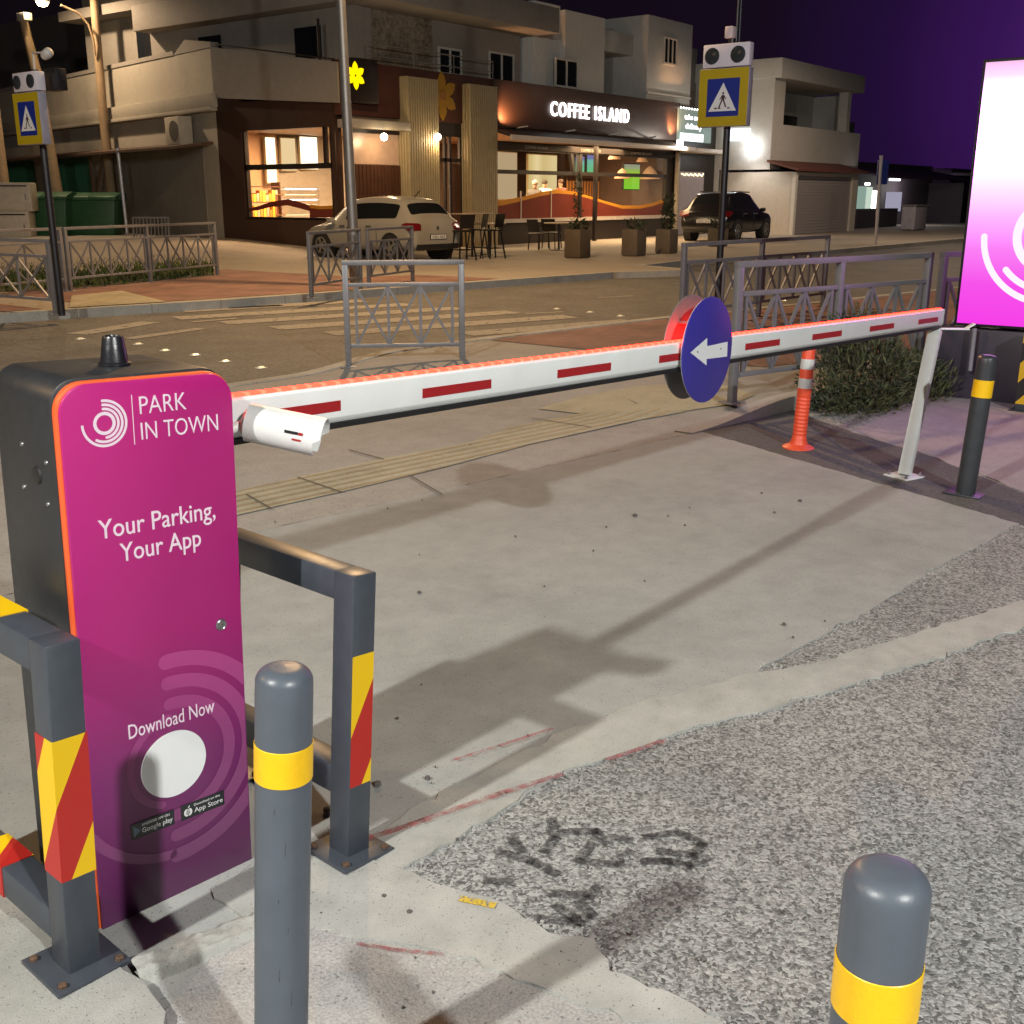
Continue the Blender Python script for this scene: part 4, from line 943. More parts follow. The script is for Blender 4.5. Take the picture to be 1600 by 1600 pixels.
# old tan poles beside the yard
M_TAN = mat('weathered timber pole', (.30, .21, .12), .8, var=.2, scale=3)
u1 = thing('utility_pole', 'thick leaning timber pole behind the smaller crossing sign', 'utility pole', tuple(pd(103, 385, 37)))
mb = MB(); mb.tube([pd(103, 385, 37), pd(57, 112, 37), pd(37, 34, 37)], .20, 14, .12); mb.build('pole', M_TAN, u1, world=True, smooth=40)
mb = MB(Matrix.Translation(pd(38, 27, 36.8))); mb.box(-.14, .14, -.22, .22, -.1, .12); mb.build('floodlight', mat('grey floodlight', (.5, .48, .42), .5), u1, world=True, bevel=.02)
u3 = thing('utility_pole', 'thick timber pole at the left edge of the yard, cut off by the frame', 'utility pole', tuple(pd(12, 350, 37)))
mb = MB(); mb.tube([pd(14, 360, 37), pd(-22, 60, 37)], .20, 14, .15); mb.build('pole', M_TAN, u3, world=True, smooth=40)
u2 = thing('street_lamp', 'lit sodium street lamp on a curved arm of a timber pole', 'street lamp', tuple(pd(184, 385, 38)))
mb = MB(); mb.tube([pd(184, 385, 38), pd(162, 187, 38), pd(146, -6, 38)], .17, 14, .12); mb.build('pole', M_TAN, u2, world=True, smooth=40)
mb = MB(); mb.tube([pd(149, 88, 37.8), pd(146, 62, 37.7), pd(138, 38, 37.6), pd(122, 20, 37.4), pd(95, 8, 37)], .035, 8); mb.build('arm', M_TAN, u2, world=True, smooth=40)
hp = pd(66, 3, 36.6)
mb = MB(); mb.lathe([(.05, -.02), (.19, .0), (.26, .10), (.22, .24), (.10, .32), (.02, .33)], hp, 18); mb.build('lamp_head', mat('lamp housing', (.3, .26, .2), .5), u2, world=True, smooth=50)
mb = MB(); mb.lathe([(.01, -.14), (.12, -.11), (.185, -.02), (.185, .005)], hp, 18); mb.build('lamp_bowl', M_SOD, u2, world=True, smooth=50)
st_ = thing('steel_pole', 'thin pale steel pole beside the green waste containers', 'pole', tuple(pd(200, 378, 35.5)))
mb = MB(); mb.tube([pd(200, 378, 35.5), pd(184, 231, 35.5)], .055, 10); mb.build('tube', mat('pale steel', (.55, .56, .60), .3, .3), st_, world=True, smooth=40)
mb = MB(); mb.lathe([(.13, 0), (.12, .03), (.06, .05)], (0, 0, 0), 16); mb.build('base_collar', M_STEEL, st_, smooth=40)
# ---- road studs
M_STUD = mat('reflective stud', (.85, .80, .62), .3, var=0, emit=(1, .8, .5), estr=.04)  # slight emission puts the reflected glint into the stud
for u, v in ((126, 530), (216, 538), (258, 548), (305, 555), (352, 565), (408, 575), (870, 483), (922, 488), (970, 494), (1225, 470)):
    p = pg(u, v, .003); o = None
    mb = MB(Matrix.Translation(p)); mb.prism([(-.045, -.04, 0), (.045, -.04, 0), (.045, .04, 0), (-.045, .04, 0)], (0, 0, .005)); mb.prism([(-.036, -.022, .005), (.036, -.022, .005), (.026, 0, .017), (-.026, 0, .017)], (0, .022, 0))
    o = mb.build('road_stud', M_STUD); tag(o, 'small pale reflective stud set into the brown road surface', 'road stud', 'road studs in the carriageway')
# ---- yard things at the back left
M_BIN = mat('green bin plastic', (.020, .085, .035), .45, var=.2, scale=4)
def dumpster(label, u, v, Y, w, h):
    b = pd(u, v, Y); g = thing('waste_container', label, 'waste container', tuple(b), (0, 0, RZC), 'green waste containers in the yard')
    mb = MB(); mb.prism([(-w * .43, 0, .16), (w * .43, 0, .16), (w * .5, 0, h * .86), (-w * .5, 0, h * .86)], (0, .95, 0)); mb.build('body', M_BIN, g, bevel=.03)
    mb = MB(); mb.prism([(0, -.06, h * .86), (0, 1.0, h * .86), (0, 1.0, h), (0, .5, h * 1.02), (0, -.02, h * .93)], (w * .53, 0, 0)); mb.prism([(-w * .53, -.06, h * .86), (-w * .53, 1.0, h * .86), (-w * .53, 1.0, h), (-w * .53, .5, h * 1.02), (-w * .53, -.02, h * .93)], (w * .53, 0, 0)); mb.build('lid', M_BIN, g, bevel=.015)
    for x in (-w * .36, w * .36):
        for y in (.1, .85):
            mb = MB(); mb.lathe([(.05, -.03), (.09, -.03), (.09, .03), (.05, .03)], (x, y, .09), 14, Matrix.Rotation(R(90), 3, 'Y')); mb.build('wheel', M_BLACK, g, smooth=40)
    return g
dumpster('green wheeled waste container half behind the crossing sign pole', 70, 378, 34.5, 1.55, 1.46)
dumpster('green wheeled waste container between the sign pole and thin steel pole', 145, 376, 35.0, 1.6, 1.42)
M_OLDW = mat('yellowed white enamel', (.52, .47, .38), .5, var=.1, dirt=.3)
def cabinet_(label, u, v, Y, w, h, z_extra=0):
    b = pd(u, v, Y); b.z += z_extra
    g = thing('metal_cabinet', label, 'cabinet', tuple(b), (0, 0, RZC + R(8)))
    mb = MB(); mb.box(-w / 2, w / 2, 0, .7, 0, h); mb.build('body', M_OLDW, g, bevel=.02)
    mb = MB(); mb.box(-w / 2 + .05, w / 2 - .08, -.022, -.001, .06, h - .14); dd = mb.build('door', M_OLDW, g, bevel=.01)
    mb = MB(); mb.box(-w / 2 + .03, w / 2 - .1, -.01, -.0005, h - .11, h - .07); mb.build('vent_slot', M_BLACK, g)
    mb = MB(); mb.box(w / 2 - .16, w / 2 - .13, -.05, -.022, h * .4, h * .62); mb.build('handle', M_STEEL, dd)
    return g
cabinet_('old white metal cabinet standing on the ground at the yard edge', 18, 377, 33.5, 1.15, .86)
cabinet_('old white metal cabinet, upper one of the two stacked at the yard edge', 24, 377, 33.6, 1.2, .82, .862)
g = thing('steel_gate', 'grey barred steel gate panel leaning by the wall behind the grass bed', 'gate', tuple(pd(238, 387, 33)), (R(-6), 0, RZC))
mb = MB(); 
for a, b in (((-.52, 0, .02), (.52, 0, .02)), ((-.52, 0, .86), (.52, 0, .86)), ((-.52, 0, 0), (-.52, 0, .88)), ((.52, 0, 0), (.52, 0, .88))): mb.bar(a, b, .045, .045)
mb.build('frame', M_RAIL, g)
mb = MB()
for k in range(9): mb.bar((-.43 + k * .107, 0, .0), (-.43 + k * .107, 0, .88), .03, .03)
mb.build('bars', M_RAIL, g)
# blue flag sign far down the street
bp0 = pg(1368, 382, .12)
bs_ = thing('flag_sign', 'narrow blue sign on a thin pale pole far down the street', 'road sign', tuple(bp0))
Yb = bp0.x * _cA + bp0.y * _sA
mb = MB(); mb.tube([bp0, pd(1377, 243, Yb)], .05, 10); mb.build('pole', mat('pale sign pole', (.6, .56, .58), .4), bs_, world=True, smooth=40)
a, b = pd(1373, 250, Yb), pd(1386, 288, Yb); mb = MB(); mb.prism([a, (b.x, b.y, a.z), b, (a.x, a.y, b.z)], (.04, .04, 0)); mb.build('sign_plate', M_BB, bs_, world=True)
# ================================================================== BUILDINGS ACROSS THE ROAD
def plaster(name, col, stain=.18):
    return concrete(name, col, var=.06, grain=.04, stain=stain, bump=.12, gs=30, ss=.35, fleck_=False)
M_CREAMW = plaster('cream render', (.42, .38, .31), .25); M_WHITEW = plaster('white render', (.62, .60, .55), .12); M_GREYW = plaster('grey render', (.24, .22, .19), .25)
M_TAUPE = plaster('taupe render', (.30, .27, .235), .2)
M_ROUGH = concrete('bare rough plaster', (.27, .22, .16), var=.35, stain=.55, grain=.2, bump=.6, gs=14, ss=1.1)
M_BROWN = mat('dark brown cladding', (.050, .026, .018), .45, var=.12, scale=3)
M_BLACKB = mat('near black cladding', (.022, .016, .014), .4, var=.15, scale=3)
M_MAROON = mat('maroon window film', (.16, .030, .018), .35, var=.08, scale=2); M_OCHRE = mat('ochre window film', (.55, .24, .02), .4, var=.05)
M_WOOD = mat('brown wood panel', (.085, .035, .018), .4, var=.25, scale=5)
M_RIBC = mat('pale ribbed cladding', (.36, .29, .17), .5, var=.08, scale=4)
M_GLASS = glass('shop glass', (.96, .96, .95), .06); M_DGLASS = mat('dark window glass', (.012, .014, .018), .08, var=0, spec=.6)
M_ALU = mat('white window frame', (.55, .54, .50), .4, var=.04)
def wx(mb, name, m, par, **k): return mb.build(name, m, par, world=True, **k)
def window(par, s0, s1, n, z0, z1, panes=2, frame=M_ALU, label=None):
    """window with frame and panes in a wall facing the road (plane Y = n)"""
    w = .06; mb = MB()
    mb.box(s0, s1, n - .05, n - .003, z0, z0 + w); mb.box(s0, s1, n - .05, n - .003, z1 - w, z1)
    mb.box(s0, s0 + w, n - .05, n - .003, z0 + w, z1 - w); mb.box(s1 - w, s1, n - .05, n - .003, z0 + w, z1 - w)
    for k in range(1, panes):
        x = s0 + (s1 - s0) * k / panes; mb.box(x - w / 2, x + w / 2, n - .048, n - .003, z0 + w, z1 - w)
    f = wx(mb, 'window', frame, par)
    mb = MB(); mb.box(s0 + w, s1 - w, n - .02, n - .012, z0 + w, z1 - w); wx(mb, 'pane', M_DGLASS, f)
    return f
# ---------------------------------------------------------------- the coffee shop
SN = 21.7
shop = thing('coffee_shop', 'corner coffee shop with brown fascia, glowing white letters and lit windows', 'shop', (21.0, SN, .12))
mb = MB()
# outer shell: side wall pieces, back, end wall, roof, and the parapet band above the side front
mb.box(21.0, 21.25, SN + .25, 22.10, .1, 4.0); mb.box(21.0, 21.25, 25.72, 26.75, .1, 4.25); mb.box(21.0, 21.25, 22.10, 25.72, .1, 1.0); mb.box(21.0, 21.25, 22.10, 25.72, 3.34, 4.1)
wx(mb, 'side_wall', M_BROWN, shop)
mb = MB(); mb.prism([(20.94, 26.72, 4.26), (20.94, SN, 3.9), (20.94, SN, 4.88), (20.94, 26.72, 5.6)], (.25, 0, 0)); wx(mb, 'side_parapet', M_TAUPE, shop)
mb = MB(); mb.box(21.5, 27.4, 28.5, 28.7, 0, 4.2); wx(mb, 'inner_wall', mat('peach wall paint', (.62, .40, .24), .6, var=.05), shop)
mb = MB(); mb.box(27.4, 38.5, 28.5, 28.7, 0, 4.2); mb.box(38.3, 38.5, SN + .05, 28.5, 0, 4.9); wx(mb, 'inner_wall', mat('brown inner wall', (.13, .085, .06), .6, var=.1), shop)
mb = MB(); mb.box(21.26, 21.6, SN + .05, 26.7, 3.5, 3.7); mb.box(21.6, 38.3, SN + .05, 28.5, 3.5, 3.7); wx(mb, 'ceiling', mat('shop ceiling', (.35, .24, .15), .7), shop)
mb = MB(); mb.box(21.26, 21.6, SN + .05, 26.7, .12, .16); mb.box(21.6, 38.3, SN + .05, 28.5, .12, .16); wx(mb, 'floor', mat('shop floor', (.22, .13, .08), .4), shop)
mb = MB(); mb.box(21.3, 38.5, SN + .3, 26.6, 4.55, 4.88); wx(mb, 'roof', M_GREYW, shop)
# front wall: dark base, wood panel bay
mb = MB(); mb.box(27.2, 38.45, SN, SN + .2, .1, .78); wx(mb, 'front_base', M_BLACKB, shop)
mb = MB(); mb.box(27.2, 38.3, SN - .06, SN + .2, .78, .90); wx(mb, 'sill', mat('pale sill', (.50, .45, .40), .5), shop)
mb = MB(); mb.box(21.25, 23.3, SN, SN + .2, .1, 2.40)
for k in range(14): mb.box(21.3 + k * .142, 21.36 + k * .142, SN - .02, SN - .0005, .12, 2.39)
wx(mb, 'wood_panel', M_WOOD, shop)
mb = MB(); mb.box(21.3, 23.25, SN + .05, SN + .07, 2.42, 3.2); wx(mb, 'window', mat('frosted bay window', (.40, .26, .18), .3, emit=(1, .55, .30), estr=.16), shop)  # faint emission stands in for shop light behind the glass
mb = MB(); mb.box(21.05, 23.3, SN - .35, SN + .2, 3.30, 3.52); wx(mb, 'awning_box', mat('pale awning box', (.42, .38, .32), .5), shop, bevel=.03)
mb = MB(); mb.box(21.25, 23.3, SN - .02, SN + .2, 3.2, 3.30); mb.box(24.5, 25.9, SN - .02, SN + .2, 3.25, 3.66); mb.box(21.25, 27.2, SN + .1, SN + .25, 3.5, 3.7); wx(mb, 'header', M_BLACKB, shop)
for s0, s1 in ((23.22, 24.52), (25.86, 27.20)):
    mb = MB(); mb.box(s0, s1, SN - .28, SN + .1, .1, 4.71); k = s0 + .02
    while k < s1 - .05: mb.box(k, k + .055, SN - .325, SN - .2795, .12, 4.70); k += .098
    k = SN - .26
    while k < SN + .04: mb.box(s0 - .035, s0 + .0005, k, k + .05, .12, 4.70); k += .098
    wx(mb, 'ribbed_column', M_RIBC, shop)
# door bay
mb = MB()
for x0, x1 in ((24.52, 24.60), (25.08, 25.16), (25.30, 25.38), (25.76, 25.86)): mb.box(x0, x1, SN, SN + .08, .12, 3.25)
mb.box(24.6, 25.76, SN, SN + .08, 2.55, 2.65); door_ = wx(mb, 'door', M_BLACKB, shop)
mb = MB(); mb.box(24.60, 25.08, SN + .03, SN + .045, .12, 2.55); mb.box(25.38, 25.76, SN + .03, SN + .045, .12, 2.55); wx(mb, 'pane', M_GLASS, door_)
mb = MB(); mb.tube([(25.22, SN - .06, .7), (25.22, SN - .06, 1.9)], .02, 8); wx(mb, 'handle', M_STEEL, door_)
mb = MB(); mb.box(25.38, 25.76, SN - .01, SN + .06, .12, 2.5); wx(mb, 'door_leaf', M_WOOD, door_)
# big front window
FR = mat('black window frame', (.018, .014, .012), .4, var=.1)
mb = MB(); mb.box(27.2, 38.0, SN, SN + .1, 2.26, 2.38); mb.box(27.2, 38.3, SN, SN + .1, 2.95, 3.22)
for x, w in ((27.2, .05), (32.0, .16), (37.85, .45)): mb.box(x, x + w, SN - .03, SN + .11, .9, 3.1)
mb.bar((31.55, SN + .05, 3.0), (31.75, SN + .05, 2.3), .12, .14)
wf = wx(mb, 'window', FR, shop)
mb = MB(); mb.box(27.25, 37.85, SN + .04, SN + .05, .9, 2.26); mb.box(27.25, 37.85, SN + .04, SN + .05, 2.38, 2.95); wx(mb, 'pane', M_GLASS, wf)
top = [(762, 313), (785, 312), (815, 308), (845, 300), (870, 296), (895, 299), (920, 306), (945, 314), (972, 321), (1000, 321), (1020, 317), (1038, 311)]
mid_ = [(762, 324), (785, 321), (815, 314), (845, 306), (870, 302), (895, 304), (920, 310), (945, 318), (972, 326), (1000, 326), (1020, 322), (1038, 316)]
def band(mb, a, b, n, dy=.006):
    A = [pn(u, v, n) for u, v in a]; B = [pn(u, v, n) for u, v in b]
    for i in range(len(A) - 1): mb.prism([A[i], A[i+1], B[i+1], B[i]], (0, dy, 0))
mb = MB(); band(mb, top, mid_, SN + .025); wx(mb, 'ochre_wave', M_OCHRE, wf)
mb = MB(); A = [pn(u, v, SN + .025) for u, v in mid_]
for i in range(len(A) - 1): mb.prism([A[i], A[i+1], (A[i+1].x, A[i+1].y, .9), (A[i].x, A[i].y, .9)], (0, .006, 0))
wx(mb, 'maroon_wave', M_MAROON, wf)
mb = MB()
for x in (28.75, 30.4): mb.box(x, x + .04, SN + .0, SN + .03, .9, 1.75)
wx(mb, 'joint_strips', mat('pale strip', (.5, .42, .34), .5), wf)
# side window
mb = MB(); mb.box(21.05, 21.15, 22.10, 25.72, 2.30, 2.44); mb.box(21.05, 21.15, 22.10, 22.2, 1.0, 3.34); mb.box(21.05, 21.15, 25.64, 25.72, 1.0, 3.34); mb.box(21.0, 21.12, 22.08, 25.74, .97, 1.03)
mb.box(21.05, 21.15, 22.36, 22.46, 2.44, 3.34)
sw = wx(mb, 'window', FR, shop)
mb = MB(); mb.box(21.09, 21.10, 22.2, 25.64, 1.03, 2.30); mb.box(21.09, 21.10, 22.2, 25.64, 2.44, 3.34); wx(mb, 'pane', M_GLASS, sw)
def bandS(mb, a, b, s):
    A = [ps(u, v, s) for u, v in a]; B = [ps(u, v, s) for u, v in b]
    for i in range(len(A) - 1): mb.prism([A[i], A[i+1], B[i+1], B[i]], (.006, 0, 0))
mb = MB(); bandS(mb, [(379, 327), (400, 323), (425, 315), (450, 311), (470, 316), (484, 321)], [(379, 332), (400, 329), (425, 323), (450, 321), (470, 326), (484, 330)], 21.07); bandS(mb, [(484, 325), (500, 327), (520, 326), (527, 322)], [(484, 340), (500, 340), (520, 340), (527, 340)], 21.07); wx(mb, 'maroon_wave', M_MAROON, sw)
mb = MB(); bandS(mb, [(484, 319), (500, 322), (520, 321), (527, 317)], [(484, 325), (500, 327), (520, 326), (527, 322)], 21.07); wx(mb, 'ochre_wave', M_OCHRE, sw)
# fascia, letters, flowers
M_FASC = mat('chocolate fascia panel', (.060, .030, .022), .5, var=.10, scale=1.5)
mb = MB(); mb.box(27.2, 38.5, SN - .16, SN + .28, 3.62, 4.95); fas = wx(mb, 'fascia', M_FASC, shop, bevel=.01)
mb = MB(); mb.box(21.0, 27.2, SN - .06, SN + .28, 3.62, 4.95); fas2 = wx(mb, 'fascia', mat('maroon brown fascia', (.085, .030, .020), .55, var=.2, scale=2), shop, bevel=.01)
M_LET = emission('lit white letters', (1, .97, .94), 4.5)
RMi = root_matrix(shop).inverted()
put_text('lettering', 'COFFEE', M_LET, fas, RMi @ Matrix.Translation((30.05, SN - .21, 4.06)), 2.20, .44, bold=.0, depth=.05, spacing=1.22)
put_text('lettering', 'ISLAND', M_LET, fas, RMi @ Matrix.Translation((32.62, SN - .21, 4.06)), 2.14, .44, bold=.0, depth=.05, spacing=1.34)
M_VAL = mat('grey valance print', (.40, .35, .30), .6, var=0)
def flower(name, c, r, m, par, y):
    mb = MB()
    for k in range(6):
        a = R(92 + 60 * k); d, q = Vector((math.cos(a), 0, math.sin(a))), Vector((-math.sin(a), 0, math.cos(a)))
        pts = [c + d * r * t + q * r * w for t, w in ((.10, .05), (.35, .22), (.62, .26), (.82, .17), (1.0, 0), (.82, -.17), (.62, -.26), (.35, -.22), (.10, -.05))]
        mb.prism([(p.x, y - .003 * (k % 2), p.z) for p in pts], (0, .02, 0))
    return wx(mb, name, m, par)
fc_ = pn(691, 150, SN - .09); flower('flower_emblem', fc_, .66, mat('ochre emblem paint', (.36, .19, .012), .5, var=.1), fas2, SN - .095)
mb = MB(); mb.lathe([(.15, 0), (.13, .02)], (fc_.x, SN - .10, fc_.z), 12, Matrix.Rotation(R(90), 3, 'X')); wx(mb, 'flower_heart', mat('brown emblem centre', (.30, .13, .02), .5), fas2)
mb = MB(); mb.box(21.12, 22.0, SN - .42, SN - .06, 3.92, 4.98); bl = wx(mb, 'blade_sign', M_BLACKB, shop, bevel=.01)
f2 = pn(556, 118, SN - .44); flower('flower_emblem', f2, .34, emission('lit yellow flower', (1, .72, .0), 1.5), bl, SN - .44)
# awning
M_AW = mat('pale awning edge', (.60, .52, .45), .5, var=.06); M_AWD = mat('dark awning cloth', (.035, .025, .022), .7)
mb = MB(); mb.prism([(27.2, 20.95, 3.36), (27.2, SN - .02, 3.60), (27.2, SN - .02, 3.50), (27.2, 20.95, 3.30)], (11.4, 0, 0)); aw = wx(mb, 'awning', M_AWD, shop)
mb = MB(); mb.box(27.2, 38.62, 20.86, 20.96, 3.20, 3.36); wx(mb, 'front_bar', M_AW, aw, bevel=.02)
mb = MB(); mb.box(27.25, 38.5, SN - .12, SN - .06, 2.99, 3.16); vl = wx(mb, 'valance', M_AWD, shop)
for u0, u1 in ((821, 856), (908, 939), (986, 1019)):
    a, b = pn(u0, 228, SN - .13), pn(u1, 236, SN - .13); put_text('lettering', 'COFFEE ISLAND', M_VAL, vl, RMi @ Matrix.Translation((a.x, SN - .125, 3.03)), b.x - a.x, .085, depth=.006)
mb = MB()
for s_ in (28.4, 31.0, 33.6, 36.2): mb.bar((s_, SN - .1, 3.62), (s_ + .02, 21.2, 3.66), .04, .04)
wx(mb, 'awning_brackets', M_ALU, shop)
mb = MB(); mb.box(38.36, 38.50, SN - .25, SN - .12, .12, 3.2); wx(mb, 'corner_post', mat('pale corner post', (.45, .38, .28), .5), shop)
mb = MB(); mb.box(32.0, 32.12, 21.0, 21.12, .12, 3.3); wx(mb, 'awning_post', M_BLACKB, shop)
# lamps on the shop
for (x, n, z, w, aim) in ((27.35, 21.30, 3.72, 230, (27.9, 21.56, 4.25)), (37.7, 21.27, 3.74, 330, (38.0, 21.56, 4.4))):
    lamp('fascia_uplight', 'SPOT', (x, n, z), w, (1, .48, .20), .04, aim, 100, .8)
M_GLOBE = emission('warm globe', (1, .86, .62), 14)
for u, v in ((600, 214), (684, 214)):
    p = pn(u, v, SN - .42); mb = MB(); mb.lathe([(.01, -.10), (.075, -.07), (.10, 0), (.075, .07), (.01, .10)], p, 14); wx(mb, 'globe_lamp', M_GLOBE, shop, smooth=60)
    lamp('globe_light', 'POINT', (p.x, p.y - .12, p.z - .12), 30, (1, .72, .38), .08)
p = pn(1062, 224, 21.1); mb = MB(); mb.box(p.x - .12, p.x + .12, p.y - .08, p.y + .06, p.z - .12, p.z + .12); wx(mb, 'corner_floodlight', emission('white flood glow', (1, .95, .85), 25), shop, bevel=.03)
lamp('corner_flood_light', 'POINT', (p.x, p.y - .25, p.z - .1), 90, (1, .85, .68), .1)
# inside
for x, n, w, c in ((23.4, 25.2, 900, (1, .62, .34)), (26.0, 24.5, 60, (1, .70, .42)), (30.6, 23.9, 620, (1, .70, .38)), (35.2, 23.2, 160, (1, .62, .34))):
    l = lamp('shop_ceiling_light', 'AREA', (x, n, 3.44), w, c, 1.6)
lamp('forecourt_light', 'AREA', (33.0, 21.25, 3.18), 520, (1, .66, .34), 3.2).data.size = 3.2
M_LITP = emission('glowing blind', (1, .86, .62), 2.6)  # lit blinds, not menus: the room light on them is put in as glow
def ipanel(label, a, b, n, m, cat='glowing panel', name='glow_panel', d=.08):
    A, B = pn(*a, n), pn(*b, n); t_ = thing(name, label, cat, (A.x, n, B.z))
    mb = MB(); mb.box(A.x, B.x, n, n + d, B.z, A.z); wx(mb, 'casing', M_BLACK if cat == 'television' else M_RIBC, t_)
    mb = MB(); mb.box(A.x + .03, B.x - .03, n - .012, n - .001, B.z + .03, A.z - .03); wx(mb, 'screen', m, t_); return t_
ipanel('tall glowing white blind inside the shop, left one behind the side window', (413, 213), (434, 287), 28.2, M_LITP)
ipanel('broad glowing white blind inside the shop, right one behind the side window', (467, 212), (498, 266), 28.2, M_LITP)
ipanel('dim cream panel between the two glowing blinds inside the shop', (437, 214), (464, 268), 28.3, emission('soft lit panel', (1, .74, .40), 1.0))
M_CURT = zramp('lit curtain', [(0, (.75, .55, .20)), (.35, (1, .80, .42)), (.6, (.80, .60, .26)), (1, (.9, .7, .35))], 0, 1.6, emit=True, strength=.95, axis='X')  # curtain cloth emits, the shop's light put into its colour
ipanel('yellow lit curtain panel in the front window, behind the white-shirted person', (825, 240), (870, 306), 25.4, M_CURT, 'curtain', 'curtain')
ipanel('dull cream curtain panel at the left end of the front window', (768, 236), (808, 312), 25.6, emission('pale lit blind', (.72, .52, .30), .75), 'curtain', 'curtain')  # this cloth emits as well, room light mixed into its tone
def scr(nm, stops): return zramp(nm, stops, -.6, .6, emit=True, strength=1.1)
M_TV1 = zramp('football screen glow', [(0, (.22, .75, .25)), (.5, (.25, .70, .55)), (.6, (.25, .25, .60)), (1, (.45, .45, .80))], 0, 1.0, emit=True, strength=.8)
M_TV2 = zramp('green screen glow', [(0, (.30, .85, .05)), (.45, (.45, .75, .05)), (.6, (.45, .48, .30)), (1, (.30, .24, .40))], 0, 1.4, emit=True, strength=.8)
ipanel('television with blue and green picture inside the front window', (917, 241), (934, 273), 24.2, M_TV1, 'television', 'television')
ipanel('narrow television with pale green picture beside the window post', (899, 243), (913, 275), 24.2, M_TV1, 'television', 'television')
ipanel('larger television with bright green picture between the hanging lamps', (975, 255), (999, 297), 22.75, M_TV2, 'television', 'television')
# slatted screen, display counter and shelf
a, b = pn(886, 278, 25.0), pn(938, 320, 25.0)
sl = thing('slat_screen', 'orange lit wooden slat screen inside the front window', 'screen', (a.x, 25.0, .16))
mb = MB(); mb.box(a.x, b.x, 24.97, 25.03, .16, .3); mb.box(a.x, b.x, 24.97, 25.03, a.z - .1, a.z); wx(mb, 'frame', M_WOOD, sl)
mb = MB(); k = a.x
while k < b.x: mb.box(k, k + .09, 24.985, 25.015, .3, a.z - .1); k += .2
wx(mb, 'slats', mat('orange oak slats', (.62, .26, .07), .5, emit=(1, .38, .08), estr=.12), sl)  # weak emission puts lamplight into the wood colour
a, b = pn(446, 282, 26.3), pn(500, 320, 26.3)
dc = thing('display_counter', 'lit glass pastry counter inside the side window', 'counter', (a.x, 26.3, .16))
mb = MB(); mb.box(a.x, b.x, 26.3, 27.0, .16, .95); wx(mb, 'base', mat('grey counter', (.34, .28, .22), .5), dc)
mb = MB(); mb.box(a.x, b.x, 26.30, 26.98, .96, 1.85); wx(mb, 'glass_case', glass('case glass', (.95, .95, .95), .1), dc)
mb = MB()
for z in (1.02, 1.32, 1.62): mb.box(a.x + .03, b.x - .03, 26.4, 26.95, z, z + .03)
wx(mb, 'shelves', M_ALU, dc)
mb = MB(); mb.box(a.x + .05, b.x - .05, 26.36, 26.40, 1.78, 1.82); mb.box(a.x + .05, b.x - .05, 26.36, 26.40, 1.47, 1.50); wx(mb, 'light_tubes', emission('cool tube', (.92, 1, .92), 6), dc)
a, b = pn(388, 286, 26.8), pn(440, 320, 26.8)
sh = thing('goods_shelf', 'shelf of orange and yellow packets inside the side window', 'shelf', (a.x, 26.8, .16))
mb = MB(); mb.box(a.x, a.x + .04, 26.8, 27.2, .16, 2.0); mb.box(b.x - .04, b.x, 26.8, 27.2, .16, 2.0)
for z in (.5, .95, 1.4, 1.85): mb.box(a.x, b.x, 26.8, 27.2, z, z + .03)
wx(mb, 'frame', M_WOOD, sh)
rnd = random.Random(3); mp_ = [mat('orange packet', (.75, .26, .04), .5), mat('yellow packet', (.80, .50, .06), .5), mat('pink packet', (.75, .32, .22), .5)]
for q, mm in enumerate(mp_):
    mb = MB()
    for z in (.53, .98, 1.43):
        x = a.x + .06 + q * .12
        while x < b.x - .14: mb.box(x, x + .10, 26.82, 27.0, z, z + rnd.uniform(.2, .36)); x += .36
    wx(mb, 'packets', mm, sh)
# hanging lamps
M_PEND = mat('pale pendant shade', (.52, .33, .20), .6, emit=(1, .55, .25), estr=.22)
for i, (u, v, r, lab) in enumerate(((960, 249, .24, 'small pale pendant lamp high in the front window'), (1003, 253, .22, 'small pendant lamp over the bright green television'), (1015, 280, .40, 'wide conical pendant lamp low at the right end of the front window'), (972, 279, .30, 'conical pendant lamp in front of the bright green television'))):
    p = pn(u, v, 22.45); g = thing('pendant_lamp', lab, 'lamp', tuple(p), group='hanging lamps inside the shop')
    mb = MB(); mb.lathe([(r, 0), (r * .9, r * .25), (r * .45, r * .9), (r * .14, r * 1.15), (.03, r * 1.2)], (0, 0, 0), 20, caps=False); mb.build('shade', M_PEND, g, smooth=60)
    mb = MB(); mb.tube([(0, 0, r * 1.2), (0, 0, 3.5 - p.z)], .012, 6); mb.build('cord', M_BLACK, g)
